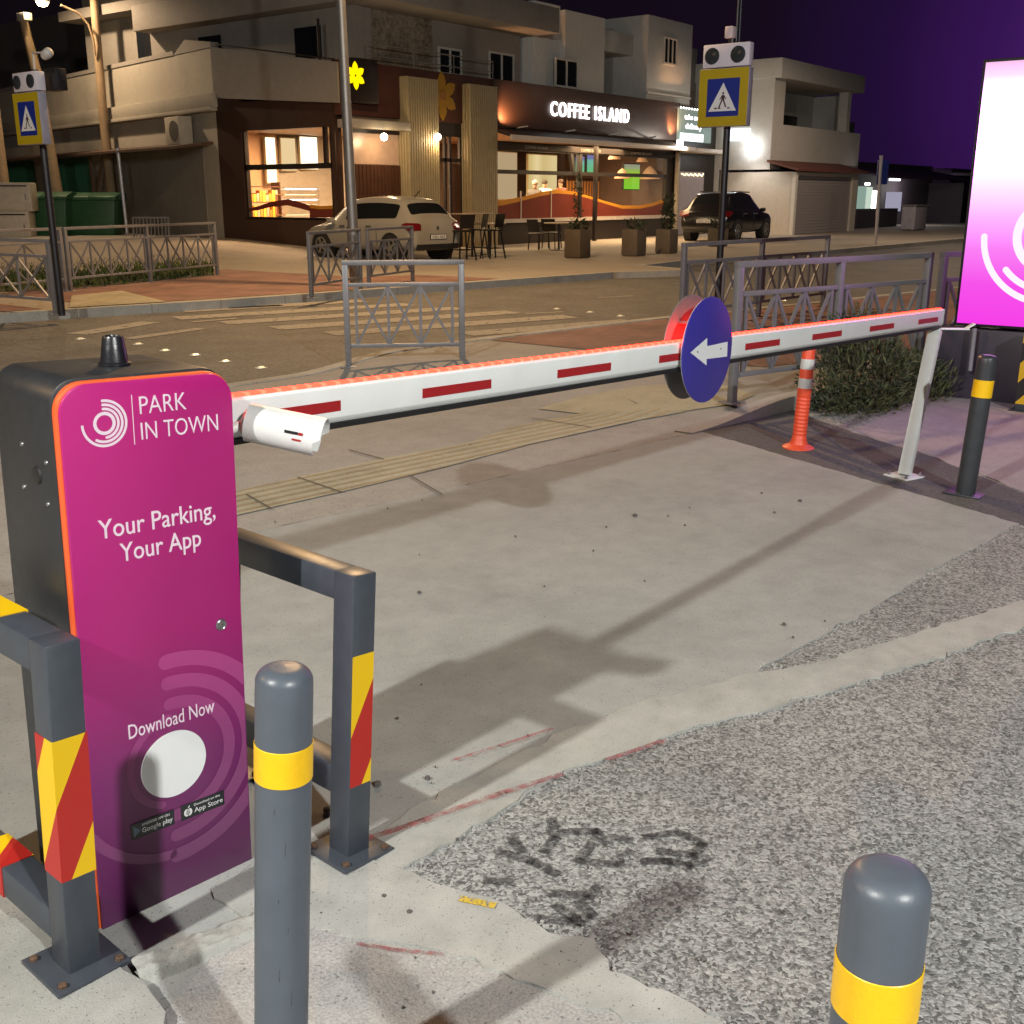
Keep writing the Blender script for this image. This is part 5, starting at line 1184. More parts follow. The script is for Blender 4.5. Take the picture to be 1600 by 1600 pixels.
# people behind the window film
def seated(label, x, n, z, face, shirt, hair, lean=0.0):
    me = bpy.data.meshes.new('person'); bm = bmesh.new()
    P = {'pel': (0, 0, .48, .15), 'wst': (.0, 0, .66, .135), 'chs': (.03 + lean * .5, 0, .90, .155), 'nck': (.05 + lean, 0, 1.07, .06), 'hd0': (.07 + lean, 0, 1.17, .085), 'hd1': (.08 + lean, 0, 1.28, .09)}
    vs = {k: bm.verts.new(v[:3]) for k, v in P.items()}; rad = {k: v[3] for k, v in P.items()}
    for a_, b_ in (('pel', 'wst'), ('wst', 'chs'), ('chs', 'nck'), ('nck', 'hd0'), ('hd0', 'hd1')): bm.edges.new((vs[a_], vs[b_]))
    for sgn_ in (-1, 1):
        ch = [('sh', (.03 + lean, sgn_ * .19, .99, .07)), ('el', (.16 + lean, sgn_ * .25, .76, .05)), ('wr', (.36 + lean, sgn_ * .14, .78, .035)), ('hn', (.44 + lean, sgn_ * .11, .79, .04))]
        prev = 'chs'
        for k, v in ch:
            kk = k + str(sgn_); vs[kk] = bm.verts.new(v[:3]); rad[kk] = v[3]; bm.edges.new((vs[prev], vs[kk])); prev = kk
        prev = 'pel'
        for k, v in [('hp', (.04, sgn_ * .10, .47, .10)), ('kn', (.44, sgn_ * .12, .48, .07)), ('an', (.44, sgn_ * .12, .09, .045)), ('ft', (.60, sgn_ * .12, .045, .04))]:
            kk = k + str(sgn_); vs[kk] = bm.verts.new(v[:3]); rad[kk] = v[3]; bm.edges.new((vs[prev], vs[kk])); prev = kk
    bm.verts.index_update(); order = {vs[k].index: rad[k] for k in vs}; bm.to_mesh(me); bm.free()
    o = bpy.data.objects.new('person', me); COL.objects.link(o)
    md = o.modifiers.new('skin', 'SKIN'); lay = me.skin_vertices[0] if me.skin_vertices else None
    if lay is None:
        bm = bmesh.new(); bm.from_mesh(me); bm.verts.layers.skin.verify(); bm.to_mesh(me); bm.free(); lay = me.skin_vertices[0]
    for i, r in order.items(): lay.data[i].radius = (r, r)
    lay.data[0].use_root = True; o.modifiers.new('sub', 'SUBSURF').levels = 1
    dg = bpy.context.evaluated_depsgraph_get(); dg.update(); m2 = bpy.data.meshes.new_from_object(o.evaluated_get(dg)); bpy.data.objects.remove(o)
    skin_ = mat('skin', (.48, .28, .19), .55, var=.05); m2.materials.clear(); m2.materials.append(skin_)
    g = link('person', m2); g.location = (x, n, z); g.rotation_euler = (0, 0, face); tag(g, label, 'person')
    # clothing and hair: shells round the torso and skull
    bm = bmesh.new(); bm.from_mesh(m2); bm.normal_update()
    drop = [f for f in bm.faces if not (.44 < f.calc_center_median().z < 1.06 and f.calc_center_median().x < .30 + lean and not (f.calc_center_median().z < .56 and f.calc_center_median().x > .12))]
    bmesh.ops.delete(bm, geom=drop, context='FACES')
    for v in bm.verts: v.co += v.normal * .012
    mm = bpy.data.meshes.new('shirt'); bm.to_mesh(mm); bm.free(); mm.materials.clear(); mm.materials.append(shirt); mm.polygons.foreach_set('use_smooth', [True] * len(mm.polygons)); link('shirt', mm, g)
    bm = bmesh.new(); bm.from_mesh(m2); bm.normal_update(); drop = [f for f in bm.faces if not (f.calc_center_median().z < .62 and not (f.calc_center_median().z < .07))]
    bmesh.ops.delete(bm, geom=drop, context='FACES')
    for v in bm.verts: v.co += v.normal * .010
    mm = bpy.data.meshes.new('trousers'); bm.to_mesh(mm); bm.free(); mm.materials.clear(); mm.materials.append(mat('dark trousers', (.03, .03, .045), .8)); link('trousers', mm, g)
    mb = MB(); mb.lathe([(.098, 0), (.106, .05), (.088, .10), (.045, .128), (.005, .135)], (.065 + lean, 0, 1.235), 16); mb.build('hair', hair, g, smooth=60)
    m2.polygons.foreach_set('use_smooth', [True] * len(m2.polygons)); return g
H1, H2, H3 = mat('grey hair', (.38, .33, .27), .8, var=.2), mat('dark hair', (.04, .03, .022), .7, var=.3), mat('brown hair', (.10, .05, .03), .7)
for (u, v, lab, sh_, hr, fa) in ((834, 292, 'grey-haired person in a dark top seated behind the window wave', mat('dark top', (.06, .05, .05), .8), H1, 20), (854, 291, 'person in a white shirt leaning forward behind the window wave', mat('white shirt', (.80, .76, .68), .8), H2, 60), (881, 290, 'person in a red-brown top seated next to the white shirt', mat('red brown top', (.28, .08, .06), .8), H3, 170)):
    p = pn(u, v, 23.2); seated(lab, p.x, 23.2, p.z - 1.14, R(fa), sh_, hr, .10)
# ---------------------------------------------------------------- flats above the shop
flat = thing('upper_flats', 'grey and cream flats with dark windows above the coffee shop', 'building', (22.0, 22.2, 4.9))
mb = MB(); mb.box(22.05, 22.75, 22.2, 31, 4.9, 6.4); mb.box(25.3, 29.35, 22.2, 31, 4.9, 6.4); mb.box(22.75, 25.3, 22.4, 31, 4.9, 6.4); wx(mb, 'wall', M_TAUPE, flat)
mb = MB(); mb.box(22.75, 25.3, 22.28, 22.395, 4.9, 6.4); wx(mb, 'bare_wall', M_ROUGH, flat)
mb = MB(); mb.box(21.45, 29.7, 20.95, 31, 6.405, 7.12); wx(mb, 'roof_slab', M_TAUPE, flat, bevel=.02)
for n0, n1, z0, z1 in ((23.4, 24.4, 5.2, 6.0), (27.6, 28.6, 5.0, 6.1)):
    mb = MB(); mb.box(21.995, 22.045, n0, n1, z0, z1); wx(mb, 'window', M_DGLASS, flat)
window(flat, 25.42, 26.46, 22.2, 4.98, 5.72); window(flat, 27.75, 29.0, 22.2, 4.98, 5.82)
mb = MB()
for z in (5.15, 5.45): mb.tube([(22.1, 21.75, z), (27.4, 21.75, z)], .018, 6)
for x in (22.1, 23.9, 25.6, 27.4): mb.tube([(x, 21.75, 4.95), (x, 21.75, 5.47)], .016, 6)
wx(mb, 'balustrade', mat('thin rail', (.20, .18, .16), .5), flat)
mb = MB(); mb.tube([(21.2, 22.6, 3.9), (21.2, 22.6, 6.0)], .04, 8); mb.tube([(21.0 - .03, 26.5, 5.66), (21.0 - .03, 21.8, 4.95)], .02, 6); wx(mb, 'pipe', M_BLACKB, flat)
bk = thing('rear_block', 'dim grey rear block with a dark doorway rising behind the side parapet', 'building', (22.5, 28, 4.9))
mb = MB(); mb.box(23.0, 30, 28.4, 36, 4.2, 9.5); wx(mb, 'wall', M_GREYW, bk)
for n0, n1, z0, z1 in ((29.2, 30.2, 5.0, 6.6), (31.4, 33.0, 5.6, 6.8)):
    mb = MB(); mb.box(22.94, 22.995, n0, n1, z0, z1); wx(mb, 'window', M_DGLASS, bk)
mb = MB(); mb.box(22.2, 30, 27.6, 36.2, 7.2, 7.5); wx(mb, 'balcony_slab', M_GREYW, bk)
# white houses right of the flats
wa = thing('white_house', 'white two storey house with flat roof and one wide dark window', 'building', (29.6, 21.75, 4.9))
mb = MB(); mb.box(29.75, 31.15, 21.95, 27, 4.9, 7.45); wx(mb, 'wall', plaster('white render lit tone', (.72, .71, .66), .08), wa)  # whiter tone puts the stronger light on this stretch into the colour
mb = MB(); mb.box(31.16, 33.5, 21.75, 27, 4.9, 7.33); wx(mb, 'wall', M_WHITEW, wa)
mb = MB(); mb.box(33.5, 36.2, 24.4, 27, 4.9, 7.1); wx(mb, 'recess_wall', M_GREYW, wa)
mb = MB(); mb.box(33.5, 36.25, 22.3, 24.4, 6.45, 7.15); wx(mb, 'balcony_parapet', M_WHITEW, wa, bevel=.01)
window(wa, 30.55, 31.85, 21.73, 4.98, 5.86)
wb = thing('white_house', 'taller white cube house with a narrow upright window', 'building', (36.2, 21.7, 4.9))
mb = MB(); mb.box(36.25, 39.5, 21.7, 27, 4.9, 7.78); wx(mb, 'wall', M_WHITEW, wb, bevel=.01)
window(wb, 37.35, 38.3, 21.7, 6.25, 7.18, 3); window(wb, 36.5, 38.8, 21.7, 4.55, 4.93, 4)
mb = MB(); mb.box(36.24, 39.5, 21.64, 21.699, 5.15, 5.22); wx(mb, 'string_course', M_WHITEW, wb)
# ---------------------------------------------------------------- takeaway and its signs
tk = thing('takeaway_shop', 'dark takeaway front with white menu board and fairy lights next to the coffee shop', 'shop', (38.6, 21.6, .12))
mb = MB(); mb.box(38.52, 41.6, 21.6, 27, .1, 4.9); wx(mb, 'wall', M_BLACKB, tk)
mb = MB(); mb.box(39.55, 41.6, 22.6, 27, 4.9, 7.2); wx(mb, 'upper_wall', M_GREYW, tk)
mb = MB(); mb.box(38.6, 41.3, 20.9, 21.55, 3.18, 3.34); wx(mb, 'awning', M_AW, tk, bevel=.02)
mb = MB(); mb.box(38.65, 40.6, 21.52, 21.58, .15, 2.5); shu = wx(mb, 'shutter', mat('grey lilac shutter', (.36, .33, .36), .5, var=.1), tk)
mb = MB()
for k in range(16): mb.lathe([(.006, -.02), (.022, 0), (.006, .02)], (38.75 + k * .115, 21.49, 2.42 - .03 * ((k * 7) % 3)), 6)
wx(mb, 'fairy_lights', emission('fairy light', (1, .78, .42), 7), shu)
mb = MB(); mb.box(38.2 + .1, 40.95, 21.48, 21.59, 3.60, 4.78); mn = wx(mb, 'glow_panel', mat('dark teal board', (.12, .16, .15), .5, emit=(.5, .7, .62), estr=.20), tk)
RMt = root_matrix(tk).inverted(); M_MEN = emission('lit menu letters', (1, 1, .95), 3.0)
put_text('lettering', 'take away', M_MEN, mn, RMt @ Matrix.Translation((38.75, 21.475, 4.34)), 1.5, .24, bold=.02, depth=.01)
put_text('lettering', 'delivery', M_MEN, mn, RMt @ Matrix.Translation((38.85, 21.475, 4.00)), 1.3, .26, bold=.02, depth=.01)
mb = MB(); mb.box(38.45, 40.3, 21.47, 21.48, 3.62, 3.90); wx(mb, 'lit_strip', emission('lit white strip', (.9, 1, .95), 2.2), mn)
mb = MB()
for k in range(12): mb.lathe([(.008, -.03), (.03, 0), (.008, .03)], (38.4 + k * .215, 21.46, 4.80 - .028 * k * .1), 6)
wx(mb, 'bulbs', emission('white bulb', (1, 1, .95), 9), mn)
# house on the right with balcony, garage below
hs = thing('balcony_house', 'grey flat-roofed house with a deep upper balcony above the garage', 'building', (41.5, 19.2, 2.6))
mb = MB(); mb.box(41.6, 51, 21.4, 30, 0, 6.5); mb.box(41.6, 42.6, 19.2, 21.4, 2.6, 6.1); wx(mb, 'wall', M_WHITEW, hs)
mb = MB(); mb.box(42.602, 51.0, 19.215, 19.4, 2.902, 4.3); mb.box(50.8, 50.99, 19.4, 21.39, 2.902, 4.3); mb.box(50.6, 50.79, 19.7, 21.39, 4.301, 5.94); wx(mb, 'balcony_parapet', M_WHITEW, hs)
mb = MB(); mb.box(41.5, 50.2, 18.9, 30, 5.95, 6.65); wx(mb, 'roof_slab', M_WHITEW, hs, bevel=.02)
mb = MB(); mb.box(49.2, 49.6, 19.22, 19.62, 4.3, 5.95); wx(mb, 'pillar', M_WHITEW, hs)
mb = MB(); mb.box(42.601, 51, 19.205, 21.39, 2.62, 2.9); wx(mb, 'floor_slab', M_GREYW, hs)
for x0, x1 in ((44.5, 45.4), (47.0, 48.8)):
    mb = MB(); mb.box(x0, x1, 21.34, 21.399, 2.95, 5.0); wx(mb, 'balcony_door', M_DGLASS, hs)
mb = MB(); mb.box(41.5, 41.6 - .004, 20.1, 21.2, 3.70, 4.15); wx(mb, 'lit_side_sign', emission('white side sign', (.85, .95, 1), 2.0), hs)
fl_ = ps(1170, 231, 41.25); mb = MB(); mb.box(41.2, 41.45, fl_.y - .16, fl_.y + .12, fl_.z - .12, fl_.z + .14); wx(mb, 'floodlight', emission('cool flood glow', (.95, .97, 1), 22), hs, bevel=.03)
lamp('house_flood_light', 'SPOT', (40.6, fl_.y - .25, fl_.z - .15), 95, (1, .93, .86), .12, (41.2, 19.3, .3), 115, .6)
gr_ = thing('garage', 'white garage with closed grey shutter and red-brown roof edge', 'garage', (41.6, 18.2, 0))
M_GWALL = plaster('pale garage render', (.55, .50, .43), .12)
mb = MB(); mb.box(41.6, 41.85, 18.2, 21.3, 0, 2.5); mb.box(47.9, 48.5, 18.2, 21.3, 0, 2.5); mb.box(41.85, 47.9, 18.2, 18.4, 2.36, 2.5); wx(mb, 'wall', M_GWALL, gr_)
mb = MB(); mb.prism([(41.3, 17.9, 2.52), (41.3, 17.9, 2.60), (41.3, 19.2, 2.95), (41.3, 19.2, 2.86)], (7.6, 0, 0)); wx(mb, 'roof', mat('red brown roof sheet', (.16, .06, .045), .6, var=.15), gr_)
mb = MB(); mb.box(41.85, 47.9, 18.3, 18.34, .12, 2.36)
for k in range(18): mb.box(41.85, 47.9, 18.285, 18.3, .14 + k * .123, .23 + k * .123)
wx(mb, 'shutter', mat('grey roller shutter', (.36, .33, .33), .45, .1, var=.06), gr_)
mb = MB(); mb.box(41.55, 41.75, 18.05, 18.195, .1, 2.48); wx(mb, 'downpipe', M_WHITEW, gr_)
# kiosk and dark building further right
kk = thing('kiosk', 'small kiosk with dark awning and white glowing panels at the end of the row', 'kiosk', (50.8, 19.0, .1))
mb = MB(); mb.box(51.1, 66, 20.5, 24, .1, 3.2); mb.box(65.7, 66, 18.6, 20.5, .1, 2.3); wx(mb, 'wall', mat('dark kiosk wall', (.07, .055, .07), .7), kk)
mb = MB(); mb.prism([(50.6, 17.6, 2.35), (50.6, 17.6, 2.42), (50.6, 20.49, 3.0), (50.6, 20.49, 2.9)], (14, 0, 0)); wx(mb, 'awning', mat('dark purple awning', (.05, .03, .06), .7), kk)
for i, (u0, u1, v0, v1, e) in enumerate(((1342, 1351, 291, 326, (.30, .42, .36, 1.0)), (1353, 1360, 292, 326, (.62, .75, .62, 1.1)), (1362, 1367, 298, 330, (1, 1, .9, 4.0)), (1386, 1406, 300, 330, (.40, .38, .50, 1.0)))):
    A, B = pn(u0, v0, 20.45), pn(u1, v1, 20.45); mb = MB(); mb.box(A.x, B.x, 20.42, 20.49, B.z, A.z); wx(mb, 'lit_panel', emission('kiosk panel glow %d' % i, e[:3], e[3] * .8), kk)
A, B = pn(1340, 335, 19.2), pn(1400, 360, 19.2); mb = MB(); mb.box(A.x, B.x, 19.2, 19.9, .1, 1.0); wx(mb, 'counter', mat('dark counter', (.06, .05, .06), .6), kk)
for u0, u1, v in ((1391, 1405, 280), (1353, 1358, 287)):
    A, B = pn(u0, v, 18.4), pn(u1, v, 18.4); mb = MB(); mb.box(A.x, B.x, 18.35, 18.45, A.z - .06, A.z + .04); wx(mb, 'tube_light', emission('kiosk tube', (1, .95, 1), 6), kk)
lamp('kiosk_light', 'POINT', (60.0, 19.3, 2.0), 90, (1, .95, .9), .15)
up_ = thing('roof_hut', 'small pale roof hut with a lean-to roof beyond the balcony house', 'building', (53, 22, 3.2))
mb = MB(); mb.box(52.6, 57.5, 22, 26, 3.2, 5.2); mb.box(51.0, 53.5, 21.8, 22.3, 3.2, 5.9); wx(mb, 'wall', M_GREYW, up_)
mb = MB(); mb.box(55.4, 56.2, 21.94, 21.99, 3.4, 4.6); wx(mb, 'door', M_DGLASS, up_)
db = thing('long_building', 'long dark low building at the far end of the street beside the totem', 'building', (66, 19.5, 0))
mb = MB(); mb.box(66.2, 130, 19.5, 30, 0, 3.1); wx(mb, 'wall', mat('dark wall with violet glare', (.09, .05, .12), .8, var=.15, scale=.4), db)  # violet of the sign's glare is mixed into wall and canopy colour
mb = MB(); mb.box(66.1, 130, 18.2, 19.49, 2.7, 2.85); wx(mb, 'canopy', mat('grey canopy', (.16, .12, .18), .7), db)
for x in (69, 77, 85, 93):
    mb = MB(); mb.box(x, x + 2.4, 19.4, 19.49, .1, 2.3); wx(mb, 'door', M_DGLASS, db)
q = pg(1437, 360, .12); wbx = thing('utility_cabinet', 'pale grey utility cabinet standing in front of the long dark building', 'cabinet', tuple(q), (0, 0, 0))
mb = MB(); mb.box(-.8, .8, 0, .6, .05, 1.05); mb.build('body', mat('pale cabinet', (.42, .40, .46), .5), wbx, bevel=.02)
mb = MB(); mb.box(-.86, .86, -.04, .64, 1.05, 1.10); mb.box(-.7, .7, .05, .55, 0, .05); mb.build('plinth', M_GREYW, wbx)
# ---------------------------------------------------------------- annex on the side street
A0 = Vector((21.02, 26.78, 0)); aa = math.atan2(6.6, 1.3)
an = thing('annex', 'cream side building with a ledge, lean-to roof and green sheet doors', 'building', tuple(A0), (0, 0, aa))
mb = MB(); mb.box(0, 2.4, -.25, 0, 0, 5.6); mb.box(2.4, 22, -6, 0, 0, 5.6); mb.build('wall', M_CREAMW, an)
mb = MB(); mb.box(2.4, 22, -6.2, .03, 5.6, 5.72); mb.prism([(0, .02, 5.605), (2.39, .02, 5.605), (1.6, .02, 5.95), (0, .02, 5.75)], (0, -.25, 0)); mb.build('coping', M_TAUPE, an)
mb = MB(); mb.box(-.12, 22, .001, .22, 3.92, 4.02); mb.box(-.16, 22, .001, .16, 4.02, 4.40); mb.build('ledge', M_CREAMW, an, bevel=.01)
mb = MB(); mb.box(.95, 8.2, .001, .03, .1, 2.95); mb.build('grey_panel', M_GREYW, an)
mb = MB(); mb.prism([(.3, .0, 3.12), (.3, 1.2, 2.95), (.3, 1.2, 2.88), (.3, .0, 3.04)], (21, 0, 0)); mb.build('lean_to_roof', mat('rusty roof sheet', (.10, .06, .04), .8, var=.3), an)
M_GRS = mat('green corrugated sheet', (.03, .14, .07), .55, var=.2, scale=3)
for x0, x1 in ((9.6, 13.0), (15.5, 19.5)):
    mb = MB(); k = x0
    while k < x1: mb.prism([(k, .02, .2), (k + .06, .07, .2), (k + .12, .02, .2)], (0, 0, 2.7)); k += .12
    mb.box(x0, x1, .002, .02, .2, 2.9); mb.build('door', M_GRS, an)
mb = MB(); mb.bar((8.4, .5, .2), (8.4, .5, 2.9), .09, .09); mb.bar((8.5, .5, 1.2), (7.2, .5, 2.9), .07, .07); mb.build('timber_brace', mat('brown timber', (.16, .09, .05), .8), an)
ac = thing('air_conditioner', 'cream air conditioner unit bracketed high on the annex wall', 'air conditioner', tuple(root_matrix(an) @ Vector((1.3, .12, 3.05))), (0, 0, aa))
mb = MB(); mb.box(0, .95, .0, .42, 0, .78); mb.build('casing', M_OLDW, ac, bevel=.02)
mb = MB(); mb.lathe([(.30, 0), (.29, .012), (.05, .02)], (.36, .421, .39), 20, Matrix.Rotation(R(-90), 3, 'X')); mb.build('fan_grille', mat('dark grille', (.10, .09, .08), .6), ac)
mb = MB(); mb.box(.05, .10, -.12, .40, -.06, -.001); mb.box(.85, .90, -.12, .40, -.06, -.001); mb.build('brackets', M_STEEL, ac)
fb_ = thing('rear_house', 'dark unlit houses rising behind the yard at the back left', 'building', (20, 52, 0))
mb = MB(); mb.box(30, 45, 42, 60, 0, 9.5); mb.box(14, 29, 60, 70, 0, 10.5); mb.box(29.0, 45, 41.0, 42, 7.4, 7.8); wx(mb, 'wall', mat('unlit wall', (.16, .14, .13), .85, var=.12, scale=.5), fb_)
# ---------------------------------------------------------------- planters, tables and seats
M_PLT = mat('brown planter board', (.115, .088, .062), .6, var=.15, scale=5); M_DLEAF = mat('dark planter leaves', (.03, .04, .016), .6, var=.4)
def planter(label, u, v, w, h, kind):
    b = pg(u, v, .12); g = thing('planter', label, 'planter', tuple(b), (0, 0, R(0)), 'square planters along the coffee shop forecourt')
    mb = MB(); mb.prism([(-w * .46, -w * .46, 0), (w * .46, -w * .46, 0), (w * .46, w * .46, 0), (-w * .46, w * .46, 0)], (0, 0, .02)); mb.box(-w / 2, w / 2, -w / 2, w / 2, .02, h); mb.build('box', M_PLT, g, bevel=.01)
    mb = MB(); mb.box(-w * .44, w * .44, -w * .44, w * .44, h, h + .012); mb.build('soil', M_DIRT, g)
    if kind == 'tall': leaf_clump('foliage', g, [(0, 0, h + .35, .08, .08, .4), (0, 0, h + .9, .06, .06, .35), (.02, 0, h + .10, .2, .2, .12)], 170, .055, M_DLEAF, 4)
    if kind == 'agave': leaf_clump('foliage', g, [(0, 0, h + .08, .16, .16, .10)], 40, .085, M_DLEAF, 6, -.2)
    if kind == 'bushy': leaf_clump('foliage', g, [(0, 0, h + .3, .15, .15, .32), (.05, 0, h + .65, .10, .10, .26)], 330, .05, M_DLEAF, 7)
    mb = MB(); mb.tube([(0, 0, h), (0, 0, h + (.9 if kind == 'tall' else .3))], .015, 6); mb.build('stem', M_TWIG, g)
planter('brown square planter with a tall thin plant below the window post', 902, 403, .47, .68, 'tall')
planter('brown square planter with a low spiky plant', 990, 400, .46, .66, 'agave')
planter('brown square planter with a dense leafy plant at the shop corner', 1041, 396, .44, .62, 'bushy')
planter('light brown square planter behind the black car', 1121, 385, .46, .52, 'agave')
M_BLKM = mat('black seat metal', (.014, .012, .012), .4, .3, var=.1)
def stool():
    g = thing('bar_stool', '', 'bar stool', group='black bar stools at the high table')
    mb = MB(); mb.box(-.19, .19, -.18, .18, .66, .70); mb.build('seat', M_BLKM, g, bevel=.01)
    mb = MB(); mb.prism([(-.19, .16, .74), (.19, .16, .74), (.20, .23, 1.06), (-.20, .23, 1.06)], (0, .02, 0)); mb.bar((-.15, .17, .69), (-.15, .18, .8), .02, .02); mb.bar((.15, .17, .69), (.15, .18, .8), .02, .02); mb.build('backrest', M_BLKM, g)
    for sx in (-1, 1):
        for sy in (-1, 1):
            mb = MB(); mb.bar((sx * .15, sy * .14, .66), (sx * .23, sy * .22, 0), .028, .028); mb.build('leg', M_BLKM, g)
    mb = MB()
    for a, b in (((-.20, -.19), (.20, -.19)), ((.20, -.19), (.20, .19)), ((.20, .19), (-.20, .19)), ((-.20, .19), (-.20, -.19))): mb.bar((*a, .25), (*b, .25), .018, .018)
    mb.build('footrest', M_BLKM, g); return g
s0 = stool()
for i, (u, v, a, lab) in enumerate(((724, 407, 160, 'black bar stool nearest the white hatchback'), (746, 403, 200, 'black bar stool in the middle of the high table group'), (770, 404, 250, 'black bar stool on the right side of the high table'))):
    o = s0 if i == 0 else copy_tree(s0); p = pg(u, v, .12); o.location = p; o.rotation_euler = (0, 0, R(a)); o['label'] = lab
def table(label, u, v, w, h, round_=False):
    p = pg(u, v, .12); g = thing('table', label, 'table', tuple(p), group='tables on the coffee shop forecourt')
    mb = MB()
    if round_: mb.lathe([(w / 2, h - .03), (w / 2, h)], (0, 0, 0), 28)
    else: mb.box(-w / 2, w / 2, -w * .32, w * .32, h - .03, h)
    mb.build('table_top', mat('pale table top', (.40, .30, .20), .35), g, bevel=.004)
    mb = MB(); mb.tube([(0, 0, .02), (0, 0, h - .03)], .03, 10); mb.build('stem', M_BLKM, g)
    mb = MB(); mb.lathe([(.24, 0), (.23, .015), (.05, .03)], (0, 0, 0), 20); mb.build('foot', M_BLKM, g); return g
table('high table with pale top between the bar stools by the ribbed column', 738, 400, .95, 1.06)
table('lower pale-topped table right of the bar stools', 764, 398, .80, .80)
table('pale round-edged table under the front window left of the planters', 873, 391, .85, .76, True)
def chair():
    g = thing('chair', '', 'chair', group='black chairs under the front window')
    mb = MB(); mb.box(-.22, .22, -.22, .22, .43, .46); mb.build('seat', M_BLKM, g, bevel=.01)
    mb = MB(); mb.prism([(-.22, .19, .50), (.22, .19, .50), (.22, .27, .84), (-.22, .27, .84)], (0, .02, 0)); mb.build('backrest', M_BLKM, g)
    for sx in (-1, 1):
        for sy in (-1, 1):
            mb = MB(); mb.bar((sx * .19, sy * .19, .43), (sx * .21, sy * .22, 0), .025, .025); mb.build('leg', M_BLKM, g)
        mb = MB(); mb.bar((sx * .22, .22, .66), (sx * .22, -.14, .64), .03, .025); mb.bar((sx * .22, -.14, .64), (sx * .22, -.16, .44), .02, .02); mb.build('armrest', M_BLKM, g)
    return g
c0_ = chair()
for i, (u, v, a, lab) in enumerate(((842, 390, 80, 'black armchair left of the pale table under the front window'), (862, 388, 100, 'black armchair close behind the pale table under the front window'))):
    o = c0_ if i == 0 else copy_tree(c0_); p = pg(u, v, .12); o.location = p; o.rotation_euler = (0, 0, R(a)); o['label'] = lab
# ---------------------------------------------------------------- parked cars
def car_mesh(st, kz=1.0):
    """stations: x, half width, bottom, belt, roof edge height, roof half width"""
    bm = bmesh.new(); rings = []
    st = [(x, w, z0, zb - (.095 if .1 < x < 3.3 else .05 if x <= .1 else .03), zr - (.06 if zr - zb < .12 else 0), wr) for x, w, z0, zb, zr, wr in st]
    for (x, w, z0, zb, zr, wr) in st:
        zm = z0 + (zb - z0) * .55
        h_ = [(0, z0), (w * .80, z0), (w * .97, z0 + .07), (w, zm), (w * .985, zb - .05), (w * .955, zb), (wr, zr - .015), (wr * .72, zr + .03), (0, zr + .045)]
        ring = [bm.verts.new((x, y, z * kz)) for y, z in h_] + [bm.verts.new((x, -y, z * kz)) for y, z in h_[-2:0:-1]]
        rings.append(ring)
    n = len(rings[0]); tagd = {}
    for i, (A, B) in enumerate(zip(rings, rings[1:])):
        for j in range(n):
            f = bm.faces.new([A[j], A[(j+1) % n], B[(j+1) % n], B[j]]); tagd[(i, j)] = f
    bm.faces.new(rings[0][::-1]); bm.faces.new(rings[-1]); bmesh.ops.recalc_face_normals(bm, faces=bm.faces)
    return bm, tagd, n
